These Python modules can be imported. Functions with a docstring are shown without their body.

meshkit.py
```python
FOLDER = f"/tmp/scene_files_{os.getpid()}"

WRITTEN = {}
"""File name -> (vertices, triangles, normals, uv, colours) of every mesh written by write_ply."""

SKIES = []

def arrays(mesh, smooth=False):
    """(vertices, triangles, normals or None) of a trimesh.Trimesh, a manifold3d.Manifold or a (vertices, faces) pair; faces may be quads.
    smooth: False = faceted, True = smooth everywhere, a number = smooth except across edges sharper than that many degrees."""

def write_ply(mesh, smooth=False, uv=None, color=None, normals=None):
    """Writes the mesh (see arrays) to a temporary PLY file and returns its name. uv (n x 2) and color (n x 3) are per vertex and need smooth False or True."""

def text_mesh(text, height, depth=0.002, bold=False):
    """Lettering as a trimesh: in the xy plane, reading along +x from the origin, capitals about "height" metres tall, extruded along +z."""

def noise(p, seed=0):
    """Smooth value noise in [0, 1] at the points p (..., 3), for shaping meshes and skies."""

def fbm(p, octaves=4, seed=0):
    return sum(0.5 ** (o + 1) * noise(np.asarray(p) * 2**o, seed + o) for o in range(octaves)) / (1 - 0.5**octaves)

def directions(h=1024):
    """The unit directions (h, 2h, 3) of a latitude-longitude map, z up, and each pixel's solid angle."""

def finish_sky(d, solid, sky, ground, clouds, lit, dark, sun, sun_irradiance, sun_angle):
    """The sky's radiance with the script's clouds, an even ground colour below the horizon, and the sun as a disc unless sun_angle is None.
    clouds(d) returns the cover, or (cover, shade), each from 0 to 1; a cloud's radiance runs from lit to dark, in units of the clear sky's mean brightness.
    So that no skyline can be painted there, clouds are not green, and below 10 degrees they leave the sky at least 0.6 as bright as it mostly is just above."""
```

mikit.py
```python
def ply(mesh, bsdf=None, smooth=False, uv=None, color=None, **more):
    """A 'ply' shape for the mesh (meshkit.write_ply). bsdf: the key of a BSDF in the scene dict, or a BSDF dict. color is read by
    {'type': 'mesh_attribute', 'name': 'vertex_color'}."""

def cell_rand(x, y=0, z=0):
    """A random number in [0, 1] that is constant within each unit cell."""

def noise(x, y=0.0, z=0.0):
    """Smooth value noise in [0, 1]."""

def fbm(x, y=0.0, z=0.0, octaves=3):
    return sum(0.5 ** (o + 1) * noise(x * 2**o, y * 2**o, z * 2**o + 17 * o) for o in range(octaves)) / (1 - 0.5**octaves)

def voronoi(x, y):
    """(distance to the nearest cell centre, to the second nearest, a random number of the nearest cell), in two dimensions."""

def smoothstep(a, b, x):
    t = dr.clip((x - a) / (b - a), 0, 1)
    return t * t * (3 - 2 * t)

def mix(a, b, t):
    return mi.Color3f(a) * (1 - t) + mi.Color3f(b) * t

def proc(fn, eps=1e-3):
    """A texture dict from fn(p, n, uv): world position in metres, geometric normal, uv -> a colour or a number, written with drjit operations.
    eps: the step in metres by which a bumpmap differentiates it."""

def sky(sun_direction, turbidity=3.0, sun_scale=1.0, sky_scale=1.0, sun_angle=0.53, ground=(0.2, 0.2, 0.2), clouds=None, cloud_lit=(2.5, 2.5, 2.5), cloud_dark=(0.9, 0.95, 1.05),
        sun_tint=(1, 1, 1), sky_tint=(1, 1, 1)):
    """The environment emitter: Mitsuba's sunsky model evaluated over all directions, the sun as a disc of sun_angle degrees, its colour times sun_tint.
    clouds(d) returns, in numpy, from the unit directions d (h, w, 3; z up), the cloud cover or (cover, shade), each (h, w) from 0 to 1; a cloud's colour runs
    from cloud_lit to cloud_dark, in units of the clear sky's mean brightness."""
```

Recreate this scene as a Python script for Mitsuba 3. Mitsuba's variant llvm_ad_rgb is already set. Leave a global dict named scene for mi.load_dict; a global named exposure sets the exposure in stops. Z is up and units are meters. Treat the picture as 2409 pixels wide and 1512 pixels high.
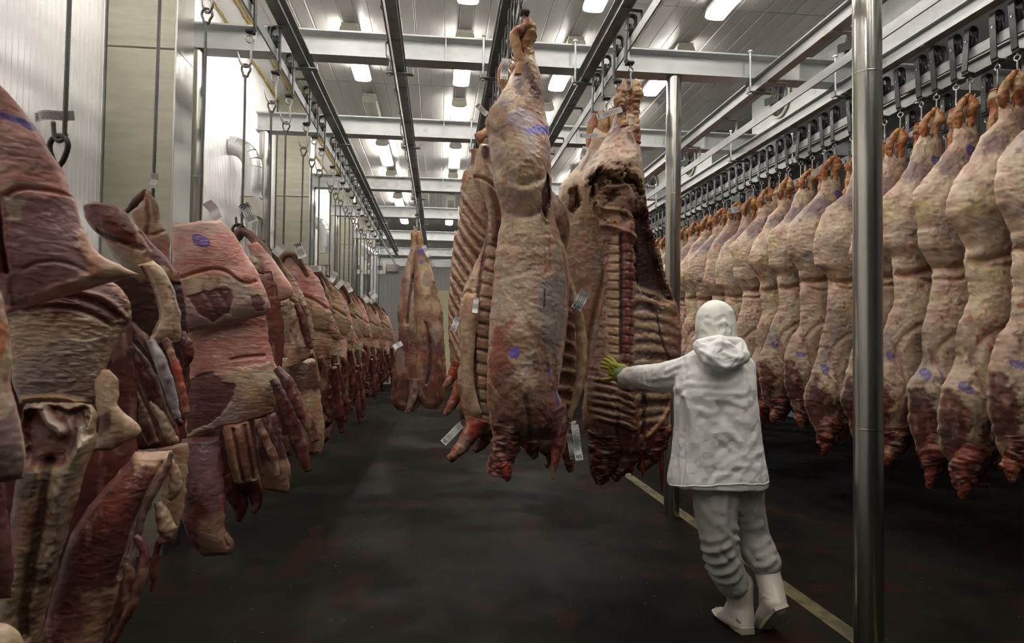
import math, random
import numpy as np
import trimesh, manifold3d
import shapely.geometry as sg
import drjit as dr
import mitsuba as mi
import mikit, meshkit
from mikit import proc, noise, fbm, voronoi, smoothstep, mix, cell_rand

T4 = mi.ScalarTransform4f
scene, labels = {}, {}
# ---------------------------------------------------------------- camera, lamps, exposure
W, H, F = 2409, 1512, 1610.0
EYE = np.array([0.0, 0.0, 1.52])
YAW, PITCH, ROLL = math.radians(6.06), math.radians(1.67), math.radians(0.69)
_f = np.array([math.sin(YAW) * math.cos(PITCH), math.cos(YAW) * math.cos(PITCH), math.sin(PITCH)])
_r = np.cross(_f, [0, 0, 1.0]); _r /= np.linalg.norm(_r)
_u = np.cross(_r, _f)
RIGHT = _r * math.cos(ROLL) + _u * math.sin(ROLL)
UP = -_r * math.sin(ROLL) + _u * math.cos(ROLL)
FWD = _f
scene['camera'] = {'type': 'thinlens', 'aperture_radius': 0.0026, 'focus_distance': 4.6, 'fov': math.degrees(2 * math.atan(W / 2 / F)), 'fov_axis': 'x', 'near_clip': 0.05, 'far_clip': 200.0,
                   'to_world': T4().look_at(origin=EYE.tolist(), target=(EYE + FWD).tolist(), up=UP.tolist())}
LAMP = (15.0, 14.3, 13.2)          # radiance of the fluorescent diffusers
LAMP_LEFT_BOOST = (25.0, 23.8, 22.0)      # left lamp row, radiance raised to brighten the wall and meat beside it
exposure = 0.36


def ray(px, py):
    d = FWD * F + RIGHT * (px - W / 2) - UP * (py - H / 2)
    return d


def at(px, py, X=None, Y=None, Z=None):
    """The world point seen at a photograph position, on the plane x = X, y = Y or z = Z."""
    d = ray(px, py)
    t = (X - EYE[0]) / d[0] if X is not None else (Y - EYE[1]) / d[1] if Y is not None else (Z - EYE[2]) / d[2]
    return EYE + d * t


def proj(p):
    q = np.asarray(p, float) - EYE
    z = q @ FWD
    return W / 2 + F * (q @ RIGHT) / z, H / 2 - F * (q @ UP) / z


# ---------------------------------------------------------------- helpers
PI = math.pi
V3 = lambda *a: np.array(a, float)
rng = np.random.default_rng(11)


def cat(ms):
    return trimesh.util.concatenate([m for m in ms if m is not None])


def box(x0, x1, y0, y1, z0, z1):
    return trimesh.creation.box(bounds=[[min(x0, x1), min(y0, y1), min(z0, z1)], [max(x0, x1), max(y0, y1), max(z0, z1)]])


def cbox(x0, x1, y0, y1, z0, z1, c=0.004):
    """A box with chamfered edges."""
    b = manifold3d.Manifold.hull_points(np.array([[x0 + (c if k != 0 else 0) * 1.0 if i == 0 else x1 - (c if k != 0 else 0), y0 + (c if k != 1 else 0) if j == 0 else y1 - (c if k != 1 else 0), z0 + (c if k != 2 else 0) if l == 0 else z1 - (c if k != 2 else 0)]
                                                  for i in (0, 1) for j in (0, 1) for l in (0, 1) for k in (0, 1, 2)], float))
    m = b.to_mesh()
    return trimesh.Trimesh(m.vert_properties[:, :3], m.tri_verts, process=False)


def xf(m, loc=(0, 0, 0), rz=0.0, ry=0.0, rx=0.0, s=1.0):
    m = m.copy()
    M = trimesh.transformations.euler_matrix(rx, ry, rz, 'sxyz')
    M[:3, :3] *= s
    M[:3, 3] = loc
    m.apply_transform(M)
    return m


def tube(pts, r, n=8, cap=True):
    """A tube swept along a polyline; r one number or one per point."""
    p = np.asarray(pts, float)
    r = np.broadcast_to(r, (len(p),))
    t = np.gradient(p, axis=0)
    t /= np.linalg.norm(t, axis=1, keepdims=True) + 1e-12
    a = np.cross(t[0], [0, 0, 1.0] if abs(t[0][2]) < 0.9 else [1.0, 0, 0])
    a /= np.linalg.norm(a)
    rings = []
    for k in range(len(p)):
        a = a - t[k] * (a @ t[k]); a /= np.linalg.norm(a)
        b = np.cross(t[k], a)
        ang = np.arange(n) * 2 * PI / n
        rings.append(p[k] + r[k] * (np.cos(ang)[:, None] * a + np.sin(ang)[:, None] * b))
    v = np.vstack(rings)
    f = []
    for i in range(len(p) - 1):
        for j in range(n):
            q = (i * n + j, i * n + (j + 1) % n, (i + 1) * n + (j + 1) % n, (i + 1) * n + j)
            f += [(q[0], q[1], q[2]), (q[0], q[2], q[3])]
    if cap:
        c0, c1 = len(v), len(v) + 1
        v = np.vstack([v, p[:1], p[-1:]])
        for j in range(n):
            f += [(c0, (j + 1) % n, j), (c1, (len(p) - 1) * n + j, (len(p) - 1) * n + (j + 1) % n)]
    return trimesh.Trimesh(v, np.array(f), process=False)


def curve(pts, n=24):
    """A smooth curve through the points."""
    from scipy.interpolate import CubicSpline
    p = np.asarray(pts, float)
    p = p[np.r_[True, np.linalg.norm(np.diff(p, axis=0), axis=1) > 1e-6]]
    if len(p) < 3:
        return p[0] + (p[-1] - p[0]) * np.linspace(0, 1, n)[:, None]
    d = np.concatenate([[0], np.cumsum(np.linalg.norm(np.diff(p, axis=0), axis=1))])
    return CubicSpline(d, p)(np.linspace(0, d[-1], n))


def extrude(poly, depth, axis='y', at0=0.0):
    """A polygon of (a, b) points extruded: axis y -> (a, y, b); axis x -> (x, a, b); axis z -> (a, b, z)."""
    m = trimesh.creation.extrude_polygon(sg.Polygon(poly) if not hasattr(poly, 'exterior') else poly, depth, engine='earcut')
    v = m.vertices.copy()
    if axis == 'y':
        m = trimesh.Trimesh(np.stack([v[:, 0], at0 + v[:, 2], v[:, 1]], 1), m.faces[:, ::-1], process=False)
    elif axis == 'x':
        m = trimesh.Trimesh(np.stack([at0 + v[:, 2], v[:, 0], v[:, 1]], 1), m.faces, process=False)
    else:
        m = trimesh.Trimesh(np.stack([v[:, 0], v[:, 1], at0 + v[:, 2]], 1), m.faces, process=False)
    return m


def lathe(profile, n=24):
    """(r, z) profile turned about z."""
    return trimesh.creation.revolve(np.asarray(profile, float), sections=n)


_count = {}


def name(base, parent=None):
    k = (parent + '__' if parent else '') + base
    n = _count.get(k, 0)
    _count[k] = n + 1
    return k if n == 0 else f'{k}_{n:03d}'


def lab(key, label=None, cat_=None, group=None, kind=None):
    d = labels.setdefault(key, {})
    for a, b in (('label', label), ('category', cat_), ('group', group), ('kind', kind)):
        if b:
            d[a] = b
    return key


def thing(base, label, cat_, group=None, kind=None):
    return lab(name(base), label, cat_, group, kind)


def part(base, parent, mesh, bsdf, smooth=False, label=None, color=None, uv=None, to_world=None, **more):
    k = name(base, parent)
    d = mesh if isinstance(mesh, dict) else mikit.ply(mesh, bsdf, smooth=smooth, color=color, uv=uv, **more)
    if to_world is not None:
        d = {**d, 'to_world': to_world}
    scene[k] = d
    if label:
        lab(k, label)
    return k


def single(base, mesh, bsdf, label, cat_, smooth=False, group=None, kind=None, color=None, to_world=None):
    k = thing(base, label, cat_, group, kind)
    d = mesh if isinstance(mesh, dict) else mikit.ply(mesh, bsdf, smooth=smooth, color=color)
    if to_world is not None:
        d = {**d, 'to_world': to_world}
    scene[k] = d
    return k


# ---------------------------------------------------------------- materials
def rgb(*c):
    return {'type': 'rgb', 'value': list(map(float, c if len(c) == 3 else (c[0],) * 3))}


def mat(key, d, two=True):
    scene[key] = {'type': 'twosided', 'bsdf': d} if two else d


def pr(color, rough=0.5, metal=0.0, spec=0.5, **k):
    c = color if isinstance(color, dict) else rgb(*(color if hasattr(color, '__len__') else (color,)))
    r = rough if isinstance(rough, dict) else float(rough)
    return {'type': 'principled', 'base_color': c, 'roughness': r, 'metallic': float(metal), 'specular': float(spec), **k}


def f_wall(p, n, uv):
    g = fbm(p.x * 1.3, p.y * 1.3, p.z * 0.6, 3)
    return mix((0.86, 0.855, 0.845), (0.91, 0.905, 0.90), g)


def f_ceil(p, n, uv):
    g = fbm(p.x * 0.8, p.y * 0.5, 3.0, 3)
    return mix((0.41, 0.398, 0.378), (0.49, 0.476, 0.455), g)


def f_galv(p, n, uv):
    """Dull galvanised steel: faint spangle, streaks and grime."""
    a = fbm(p.x * 9, p.y * 9, p.z * 9, 3)
    b = fbm(p.x * 2, p.y * 1.5, p.z * 14, 2)
    c = mix((0.40, 0.41, 0.42), (0.57, 0.575, 0.57), a * 0.6 + b * 0.4)
    rust = smoothstep(0.66, 0.80, fbm(p.x * 5 + 9, p.y * 5, p.z * 5, 3))
    return mix(c, (0.30, 0.22, 0.15), rust * 0.35)


def f_rail(p, n, uv):
    a = fbm(p.x * 9, p.y * 3, p.z * 20, 3)
    rust = smoothstep(0.66, 0.80, fbm(p.x * 5 + 9, p.y * 5, p.z * 5, 3))
    return mix(mix((0.24, 0.245, 0.25), (0.37, 0.37, 0.365), a), (0.20, 0.14, 0.09), rust * 0.4)


def f_dark(p, n, uv):
    a = fbm(p.x * 12, p.y * 12, p.z * 12, 3)
    rust = smoothstep(0.6, 0.8, fbm(p.x * 6 + 3, p.y * 6, p.z * 6, 3))
    return mix(mix((0.14, 0.14, 0.14), (0.25, 0.25, 0.245), a), (0.17, 0.11, 0.07), rust * 0.5)


def f_box(p, n, uv):
    """Sheet-metal column cladding with faint yellowish horizontal smears."""
    a = fbm(p.x * 3, p.y * 3, p.z * 26, 3)
    b = fbm(p.x * 14, p.y * 14, p.z * 14, 2)
    return mix((0.26, 0.255, 0.195), (0.38, 0.37, 0.30), a * 0.7 + b * 0.3)


def f_steel_rough(p, n, uv):
    return 0.17 + 0.16 * fbm(p.x * 60, p.y * 60, p.z * 2, 2)


def f_floor(p, n, uv):
    """Wet worn concrete with dark stains, scuffs and pale flecks."""
    a = fbm(p.x * 0.9, p.y * 0.9, 0.0, 4)
    b = fbm(p.x * 6, p.y * 6, 2.0, 3)
    s = smoothstep(0.52, 0.66, fbm(p.x * 3.1 + 5, p.y * 2.2, 1.0, 4))
    c = mix((0.0065, 0.0058, 0.0046), (0.0155, 0.0138, 0.0108), smoothstep(0.25, 0.75, a * 0.65 + b * 0.35))
    c = mix(c, (0.012, 0.009, 0.007), s * 0.65)
    red = smoothstep(0.60, 0.75, fbm(p.x * 4.2 + 30, p.y * 3.4, 6.0, 3))
    c = mix(c, (0.030, 0.011, 0.008), red * 0.45)
    d1, d2, w = voronoi(p.x * 9, p.y * 9)
    fleck = (1 - smoothstep(0.020, 0.034, d1 + 0.03 * fbm(p.x * 60, p.y * 60, 0.0, 2) - 0.015)) * smoothstep(0.87, 0.88, w)
    return mix(c, (0.20, 0.19, 0.15), fleck)


def f_line(p, n, uv):
    w = smoothstep(0.35, 0.65, fbm(p.x * 16, p.y * 9, 3.0, 4))
    return mix((0.105, 0.085, 0.030), (0.033, 0.030, 0.024), w * 0.75)


def f_floor_rough(p, n, uv):
    return 0.42 + 0.30 * smoothstep(0.3, 0.7, fbm(p.x * 1.7, p.y * 1.7, 8.0, 4))


def f_floor_bump(p, n, uv):
    return fbm(p.x * 22, p.y * 22, 0.0, 3) * 0.0035


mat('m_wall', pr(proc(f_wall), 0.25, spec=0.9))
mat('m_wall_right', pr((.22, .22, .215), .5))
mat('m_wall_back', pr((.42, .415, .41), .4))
mat('m_ceiling', pr(proc(f_ceil), 0.40, spec=0.22))
mat('m_floor', {'type': 'bumpmap', 'tex': proc(f_floor_bump), 'scale': 1.0, 'nested': pr(proc(f_floor), proc(f_floor_rough), spec=0.03)})
mat('m_galv', pr(proc(f_galv), 0.42, metal=0.35))
mat('m_rail', pr(proc(f_rail), 0.42, metal=0.35))
mat('m_dark', pr(proc(f_dark), 0.45, metal=0.45))
mat('m_boxmetal', pr(proc(f_box), 0.34, metal=0.55))
mat('m_stainless', pr((0.44, 0.43, 0.39), proc(f_steel_rough), metal=1.0))
mat('m_hook', pr((0.46, 0.45, 0.43), 0.30, metal=0.9))
mat('m_rod', pr((0.15, 0.145, 0.14), 0.36, metal=0.5))
mat('m_white_paint', pr(0.72, 0.5))
mat('m_line', pr(proc(f_line), 0.6))
mat('m_trolley', pr((0.040, 0.040, 0.040), 0.38, metal=0.3))
mat('m_front', pr(0.05, 0.6))
mat('m_foam', pr((0.50, 0.36, 0.07), 0.9))
mat('m_duct', pr((0.62, 0.62, 0.61), 0.33, metal=0.75))
mat('m_black', pr(0.03, 0.6))
mat('m_fixture', pr((0.48, 0.47, 0.40), 0.5))
mat('m_unlit', pr((0.55, 0.55, 0.45), 0.25))
# ---------------------------------------------------------------- the room
XL, XR, YB, YF, ZC = -2.36, 7.4, -4.0, 24.0, 5.12
scene['floor'] = mikit.ply(box(XL - .2, XR + .2, YB, YF, -0.12, 0), 'm_floor'); lab('floor', kind='structure')


def ribbed(width, length, pitch, t=0.08, groove=0.006, gw=0.012):
    """Profile of a ribbed panel (face at b=0 looking to -b), as a polygon."""
    pts = [(0.003, 0.0)]
    n = max(2, int(round(width / pitch)))
    for k in range(1, n):
        c = width * k / n
        pts += [(c - gw, 0), (c - gw / 2, groove), (c + gw / 2, groove), (c + gw, 0)]
    pts += [(width - 0.003, 0), (width, 0.004), (width, t), (0, t), (0, 0.004)]
    return pts


# the ceiling: long ribbed sandwich panels running with the rails, cross joints between their lengths
lab('ceiling', kind='structure')
cw = 1.15
prof = ribbed(cw, 1, 0.165)
for (ya, yb) in ((YB, 2.9), (2.9, 7.0), (7.0, 9.66), (9.66, 14.5), (14.5, 19.4), (19.4, YF)):
    d = mikit.ply(extrude(prof, yb - ya - 0.012, 'y', 0.0), 'm_ceiling')
    x = XL - 0.1
    while x < XR:
        part('panel', 'ceiling', d, None, to_world=T4().translate([x, ya, ZC]))
        x += cw
# the left wall: upright ribbed panels, each a part
lab('wall_left', kind='structure')
prof = ribbed(1.12, 1, 0.056, groove=0.003, gw=0.010)
m = extrude(prof, ZC + 0.02, 'z', -0.01)                                   # (a, b, z): a along the wall, b into it
v = m.vertices
pan = mikit.ply(trimesh.Trimesh(np.stack([-v[:, 1], v[:, 0], v[:, 2]], 1), m.faces, process=False), 'm_wall')
y = YB
while y < YF:
    part('panel', 'wall_left', pan, None, to_world=T4().translate([XL, y, 0]))
    y += 1.125
# right, back and front walls
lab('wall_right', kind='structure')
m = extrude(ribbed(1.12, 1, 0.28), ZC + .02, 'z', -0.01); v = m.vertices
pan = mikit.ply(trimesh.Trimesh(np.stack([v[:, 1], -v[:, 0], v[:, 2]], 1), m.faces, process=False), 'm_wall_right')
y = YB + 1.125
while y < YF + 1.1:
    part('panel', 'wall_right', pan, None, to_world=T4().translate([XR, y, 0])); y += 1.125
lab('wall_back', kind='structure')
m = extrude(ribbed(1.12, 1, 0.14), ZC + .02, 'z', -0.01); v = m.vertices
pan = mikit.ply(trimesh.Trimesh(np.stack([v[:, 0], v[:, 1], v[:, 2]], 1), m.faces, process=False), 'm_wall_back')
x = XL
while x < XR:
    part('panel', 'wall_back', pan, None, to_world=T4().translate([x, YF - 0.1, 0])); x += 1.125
scene['wall_front'] = mikit.ply(box(XL - .1, XR + .1, YB - .1, YB, 0, ZC), 'm_front'); lab('wall_front', kind='structure')

# cove strip and yellow foam along the left wall's top
cove = cat([extrude([(XL, ZC - .17), (XL + .008, ZC - .17), (XL + .15, ZC - .008), (XL + .15, ZC), (XL, ZC)], YF - YB - .2, 'y', YB)])
scene['trim_1'] = mikit.ply(cove, 'm_white_paint'); lab('trim_1', kind='structure')


def foam(x, z, seed, r0=0.012):
    r = np.random.default_rng(seed)
    ys = np.arange(3.4, 19.0, 0.05)
    rr = r0 * (0.35 + 1.3 * meshkit.fbm(np.stack([ys * 4, ys * 0 + seed, ys * 0], 1), 3, seed))
    q = np.stack([x + r.normal(0, .004, len(ys)), ys, z + r.normal(0, .004, len(ys))], 1)
    return tube(q, rr, 6)


for (x, z, s, nm) in ((XL + .028, ZC - .185, 3, 'lower'), (XL + .168, ZC - .022, 4, 'upper')):
    single('foam_bead', foam(x, z, s), 'm_foam', f'yellow expanding foam bead along the {nm} edge of the cove strip above the left wall', 'foam', smooth=True)

# the box columns against the left wall, clad in sheet metal
for i, (y0, w) in enumerate(((5.0, .30), (10.0, .30), (14.9, .30), (19.8, .30))):
    k = thing('box_column', ['large sheet-metal clad box column nearest on the left wall', 'second sheet-metal box column, behind the round post with the duct elbow', 'third sheet-metal box column far down the left wall', 'last sheet-metal box column at the far end of the left wall'][i], 'column')
    x0, x1 = XL + .02, -1.875
    # front and side sheets in two lengths with a seam
    for (z0, z1) in ((0, 3.55), (3.553, ZC - .002)):
        part('sheet', k, cbox(x0, x1, y0, y0 + .33, z0, z1, .006), 'm_boxmetal')
    for (z0, z1) in ((0, 3.55), (3.553, ZC - .002)):
        part('side_sheet', k, cbox(x1 - .001, x1 + .002, y0 + .012, y0 + .328, z0, z1, .0008), 'm_stainless', label='brushed steel side sheet')
    part('corner_strip', k, cbox(x1 - .012, x1 + .004, y0 - .004, y0 + .012, 0, ZC - .01, .002), 'm_stainless')

# steel posts and cross beams
BEAM_Y = [3.1, 5.88, 8.1, 11.0, 13.45, 16.4, 19.4]
ZB = 3.90                                                                   # underside of the cross beams
def ibeam(w, h, tf, tw):
    a, b = w / 2, tw / 2
    r = 0.006
    return [(-a, 0), (a, 0), (a, tf), (b + r, tf), (b, tf + r), (b, h - tf - r), (b + r, h - tf), (a, h - tf), (a, h), (-a, h), (-a, h - tf), (-b - r, h - tf), (-b, h - tf - r), (-b, tf + r), (-b - r, tf), (-a, tf)]
ORD = ['nearest', 'second', 'third', 'fourth', 'fifth', 'sixth', 'last']
prof = ibeam(0.17, 0.215, 0.014, 0.010)
for i, y in enumerate(BEAM_Y):
    k = thing('cross_beam', f'{ORD[i]} galvanised steel cross beam spanning the hall above the rails', 'beam')
    if i == 0:
        lab(k, 'galvanised steel cross beam overhead, nearest, above the near right post')
    m = extrude(prof, XR - (-2.12), 'x', -2.12)
    m.apply_translation([0, y, ZB])
    part('girder', k, m, 'm_galv')
    for xs in (-1.55, .02, 1.62, 3.2):                                       # web stiffeners
        part('stiffener', k, box(xs - .005, xs + .005, y - .078, y + .078, ZB + .014, ZB + .201), 'm_galv')
post = lathe([(0, 0), (.066, 0), (.066, 3.90), (0, 3.90)], 40)
flange = lathe([(0, 3.86), (.075, 3.86), (.075, 3.90), (0, 3.90)], 40)
seam = lathe([(.0655, 1.115), (.0668, 1.118), (.0668, 1.124), (.0655, 1.127)], 40)
pd, sd = mikit.ply(post, 'm_stainless', smooth=40), mikit.ply(seam, 'm_stainless', smooth=40)
POST = {(0, 1): 'round stainless steel post in the right foreground, nearest the camera', (1, 1): 'round stainless steel post behind the worker, left of him', (1, -1): 'round steel post against the nearest box column on the left', (2, -1): 'round steel post in front of the duct elbow on the left wall', (3, -1): 'round steel post beside the second box column on the left'}
for i, y in enumerate(BEAM_Y):
    for s in (1, -1):
        if s == -1 and i == 0:
            continue
        if s == 1 and i in (2, 3, 5):
            continue
        nm = POST.get((i, s), f'round steel post under the {ORD[i]} cross beam on the {"right" if s > 0 else "left"}')
        k = thing('steel_post', nm, 'post')
        x = 2.055 if s > 0 else -2.03
        part('shaft', k, pd, None, to_world=T4().translate([x, y, 0]))
        for zz in (0.0, 1.72):
            part('weld_ring', k, sd, None, to_world=T4().translate([x, y, zz]))

# ---------------------------------------------------------------- overhead rails
RAILS = [(-1.147, -1.205), (-.36, -.372), (.425, .462), (1.22, 1.275), (2.80, 2.88), (3.60, 3.68), (4.39, 4.46)]
ZT = 3.90                                                                   # top of the rail beams = underside of the cross beams
prof = ibeam(0.083, 0.125, 0.010, 0.007)
RL = ['overhead hook rail along the left wall above the hanging forequarters', 'empty overhead hook rail left of the middle carcasses', 'overhead hook rail above the middle carcasses', 'overhead hook rail above the carcass that the worker pushes', 'empty overhead hook rail right of the near post', 'overhead hook rail above the long row of carcasses on the right', 'overhead hook rail at the far right behind the long row']
BAR0, BAR1 = 3.54, 3.615
for i, (xb, xr) in enumerate(RAILS):
    s = 1 if xr > xb else -1
    k = thing('overhead_rail', RL[i], 'rail')
    y1 = 18.6 if i == 0 else 19.45
    m = extrude(prof, y1 - YB - .2, 'y', YB + .1); m.apply_translation([xb, 0, ZT - .125])
    part('beam', k, m, 'm_dark' if i < 4 or i == 6 else 'm_rail', label='I-section beam')
    part('track_bar', k, cbox(xr - .006, xr + .006, YB + .1, y1 + .2, BAR0, BAR1, .002), 'm_dark' if i == 6 else 'm_rail', label='flat track bar')
    # bent flat brackets carry the bar
    def bracket(xb, xr, s):
        pts = [(xb - s * .035, ZT - .127), (xb + s * .010, ZT - .130), (xr + s * .055, ZT - .134), (xr + s * .060, ZT - .150), (xr + s * .056, BAR1 + .05), (xr + s * .012, BAR1 - .01), (xr + s * .012, BAR0 + .01)]
        ls = sg.LineString(pts).buffer(.004, cap_style=2, join_style=1, quad_segs=3)
        return extrude(ls, .045, 'y', -.0225)
    bd = mikit.ply(bracket(xb, xr, s), 'm_dark' if i < 4 else 'm_rail')
    y = 2.1 + .13 * i
    while y < y1:
        part('bracket', k, bd, None, to_world=T4().translate([0, y, 0])); y += 0.98
    # clamps that tie the beam to each cross beam: a plate under the rail and bolts up to the cross beam's top
    cl = cat([cbox(xb - .11, xb + .11, -.03, .03, ZT - .150, ZT - .138, .003), box(xb - .11, xb - .10, -.03, .03, ZT - .150, ZT - .10), box(xb + .10, xb + .11, -.03, .03, ZT - .150, ZT - .10)])
    bl = cat([tube([(xb - .085, 0, ZT - .17), (xb - .085, 0, ZT + .235)], .009, 8), tube([(xb - .085, 0, ZT - .165), (xb - .085, 0, ZT - .150)], .02, 6), tube([(xb - .085, 0, ZT + .217), (xb - .085, 0, ZT + .232)], .02, 6)])
    cd, bd2 = mikit.ply(cl, 'm_dark'), mikit.ply(bl, 'm_galv', smooth=40)
    for yb_ in BEAM_Y:
        if yb_ < y1:
            part('clamp', k, cd, None, to_world=T4().translate([0, yb_ - .12, 0]))
            part('tie_bolt', k, bd2, None, to_world=T4().translate([0, yb_ - .12, 0]))

# ---------------------------------------------------------------- lamps on the ceiling
LX = [-1.05, .24, 1.53, 2.84]
LYS = [-1.1, 1.1, 3.25, 5.45, 7.7, 9.9, 12.1, 14.35, 16.6, 18.8]
ZL = 4.985
case = cbox(-.092, .092, 0, 1.42, .03, .075, .006)
case2 = extrude([(-.100, .03), (.100, .03), (.111, -.030), (.088, -.055), (.04, -.063), (-.04, -.063), (-.088, -.055), (-.111, -.030)], .02, 'y', 0)
prism = extrude([(-.096, .03), (.096, .03), (.106, -.030), (.085, -.052), (.04, -.060), (-.04, -.060), (-.085, -.052), (-.106, -.030)], 1.38, 'y', .02)
hang = cat([cbox(-.012, .012, .14, .165, .07, ZC - ZL, .002), cbox(-.05, .05, .13, .175, ZC - ZL - .022, ZC - ZL, .003)])
cased, case2d, hangd, unl = mikit.ply(case, 'm_fixture'), mikit.ply(case2, 'm_fixture'), mikit.ply(hang, 'm_dark'), mikit.ply(prism, 'm_unlit')
glow = mikit.ply(prism, 'm_white_paint'); glow['emitter'] = {'type': 'area', 'radiance': rgb(*LAMP)}
glow2 = mikit.ply(prism, 'm_white_paint'); glow2['emitter'] = {'type': 'area', 'radiance': rgb(*LAMP_LEFT_BOOST)}
for i, x in enumerate(LX):
    for j, y in enumerate(LYS):
        off = (i, j) in ((0, 5), (1, 8))
        k = thing('ceiling_lamp', ('unlit yellowed batten lamp on the ceiling, the nearer one, left of the second rail' if i == 0 else 'unlit batten lamp far down the ceiling between the middle rails') if off else 'lit white fluorescent batten lamp on the ribbed ceiling', 'lamp', None if off else 'lit ceiling lamps')
        M = T4().translate([x, y, ZL])
        part('housing', k, cased, None, to_world=M); part('end_cap', k, case2d, None, to_world=M); part('end_cap', k, case2d, None, to_world=M.translate([0, 1.40, 0]))
        part('hanger', k, hangd, None, to_world=M); part('hanger', k, hangd, None, to_world=M.translate([0, 1.11, 0]))
        part('diffuser', k, unl if off else glow2 if i == 0 else glow, None, to_world=M, label=None if off else 'glowing white diffuser')

# yellow safety line painted on the floor
single('floor_line', cbox(2.125, 2.235, 1.0, 9.5, -.002, .0025, .001), 'm_line', 'worn yellow line painted on the concrete floor', 'floor marking')
# ---------------------------------------------------------------- trolleys, hooks and hook rods
def strip(pts, t, w, y0=None):
    ls = sg.LineString(pts).buffer(t / 2, cap_style=2, join_style=1, quad_segs=4)
    return extrude(ls, w, 'y', -w / 2)


def arc(cx, cz, r, a0, a1, n=10):
    a = np.radians(np.linspace(a0, a1, n))
    return [(cx + r * math.cos(q), cz + r * math.sin(q)) for q in a]


# frame: a flat strap bent over the wheel, its long side passing the bar and ending in a foot under it (long side at +x)
fr = strip([(-.031, .035), (-.031, .118)] + arc(0, .118, .031, 180, 0)[1:] + [(.031, .118), (.031, -.165), (.024, -.178), (.0, -.180), (-.020, -.180)], .008, .052)
foot = cbox(-.026, .03, -.030, .030, -.194, -.177, .005)
wheel = trimesh.creation.revolve(np.array([(0, -.014), (.038, -.014), (.045, -.017), (.047, -.011), (.040, -.005), (.040, .005), (.047, .011), (.045, .017), (.038, .014), (0, .014)]), sections=20)
wheel = xf(wheel, (0, 0, .042), ry=PI / 2)
axle = tube([(-.040, 0, .042), (.040, 0, .042)], .007, 8)


def mir(m):
    m = m.copy(); m.vertices[:, 0] *= -1; m.faces = m.faces[:, ::-1]
    return m


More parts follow.
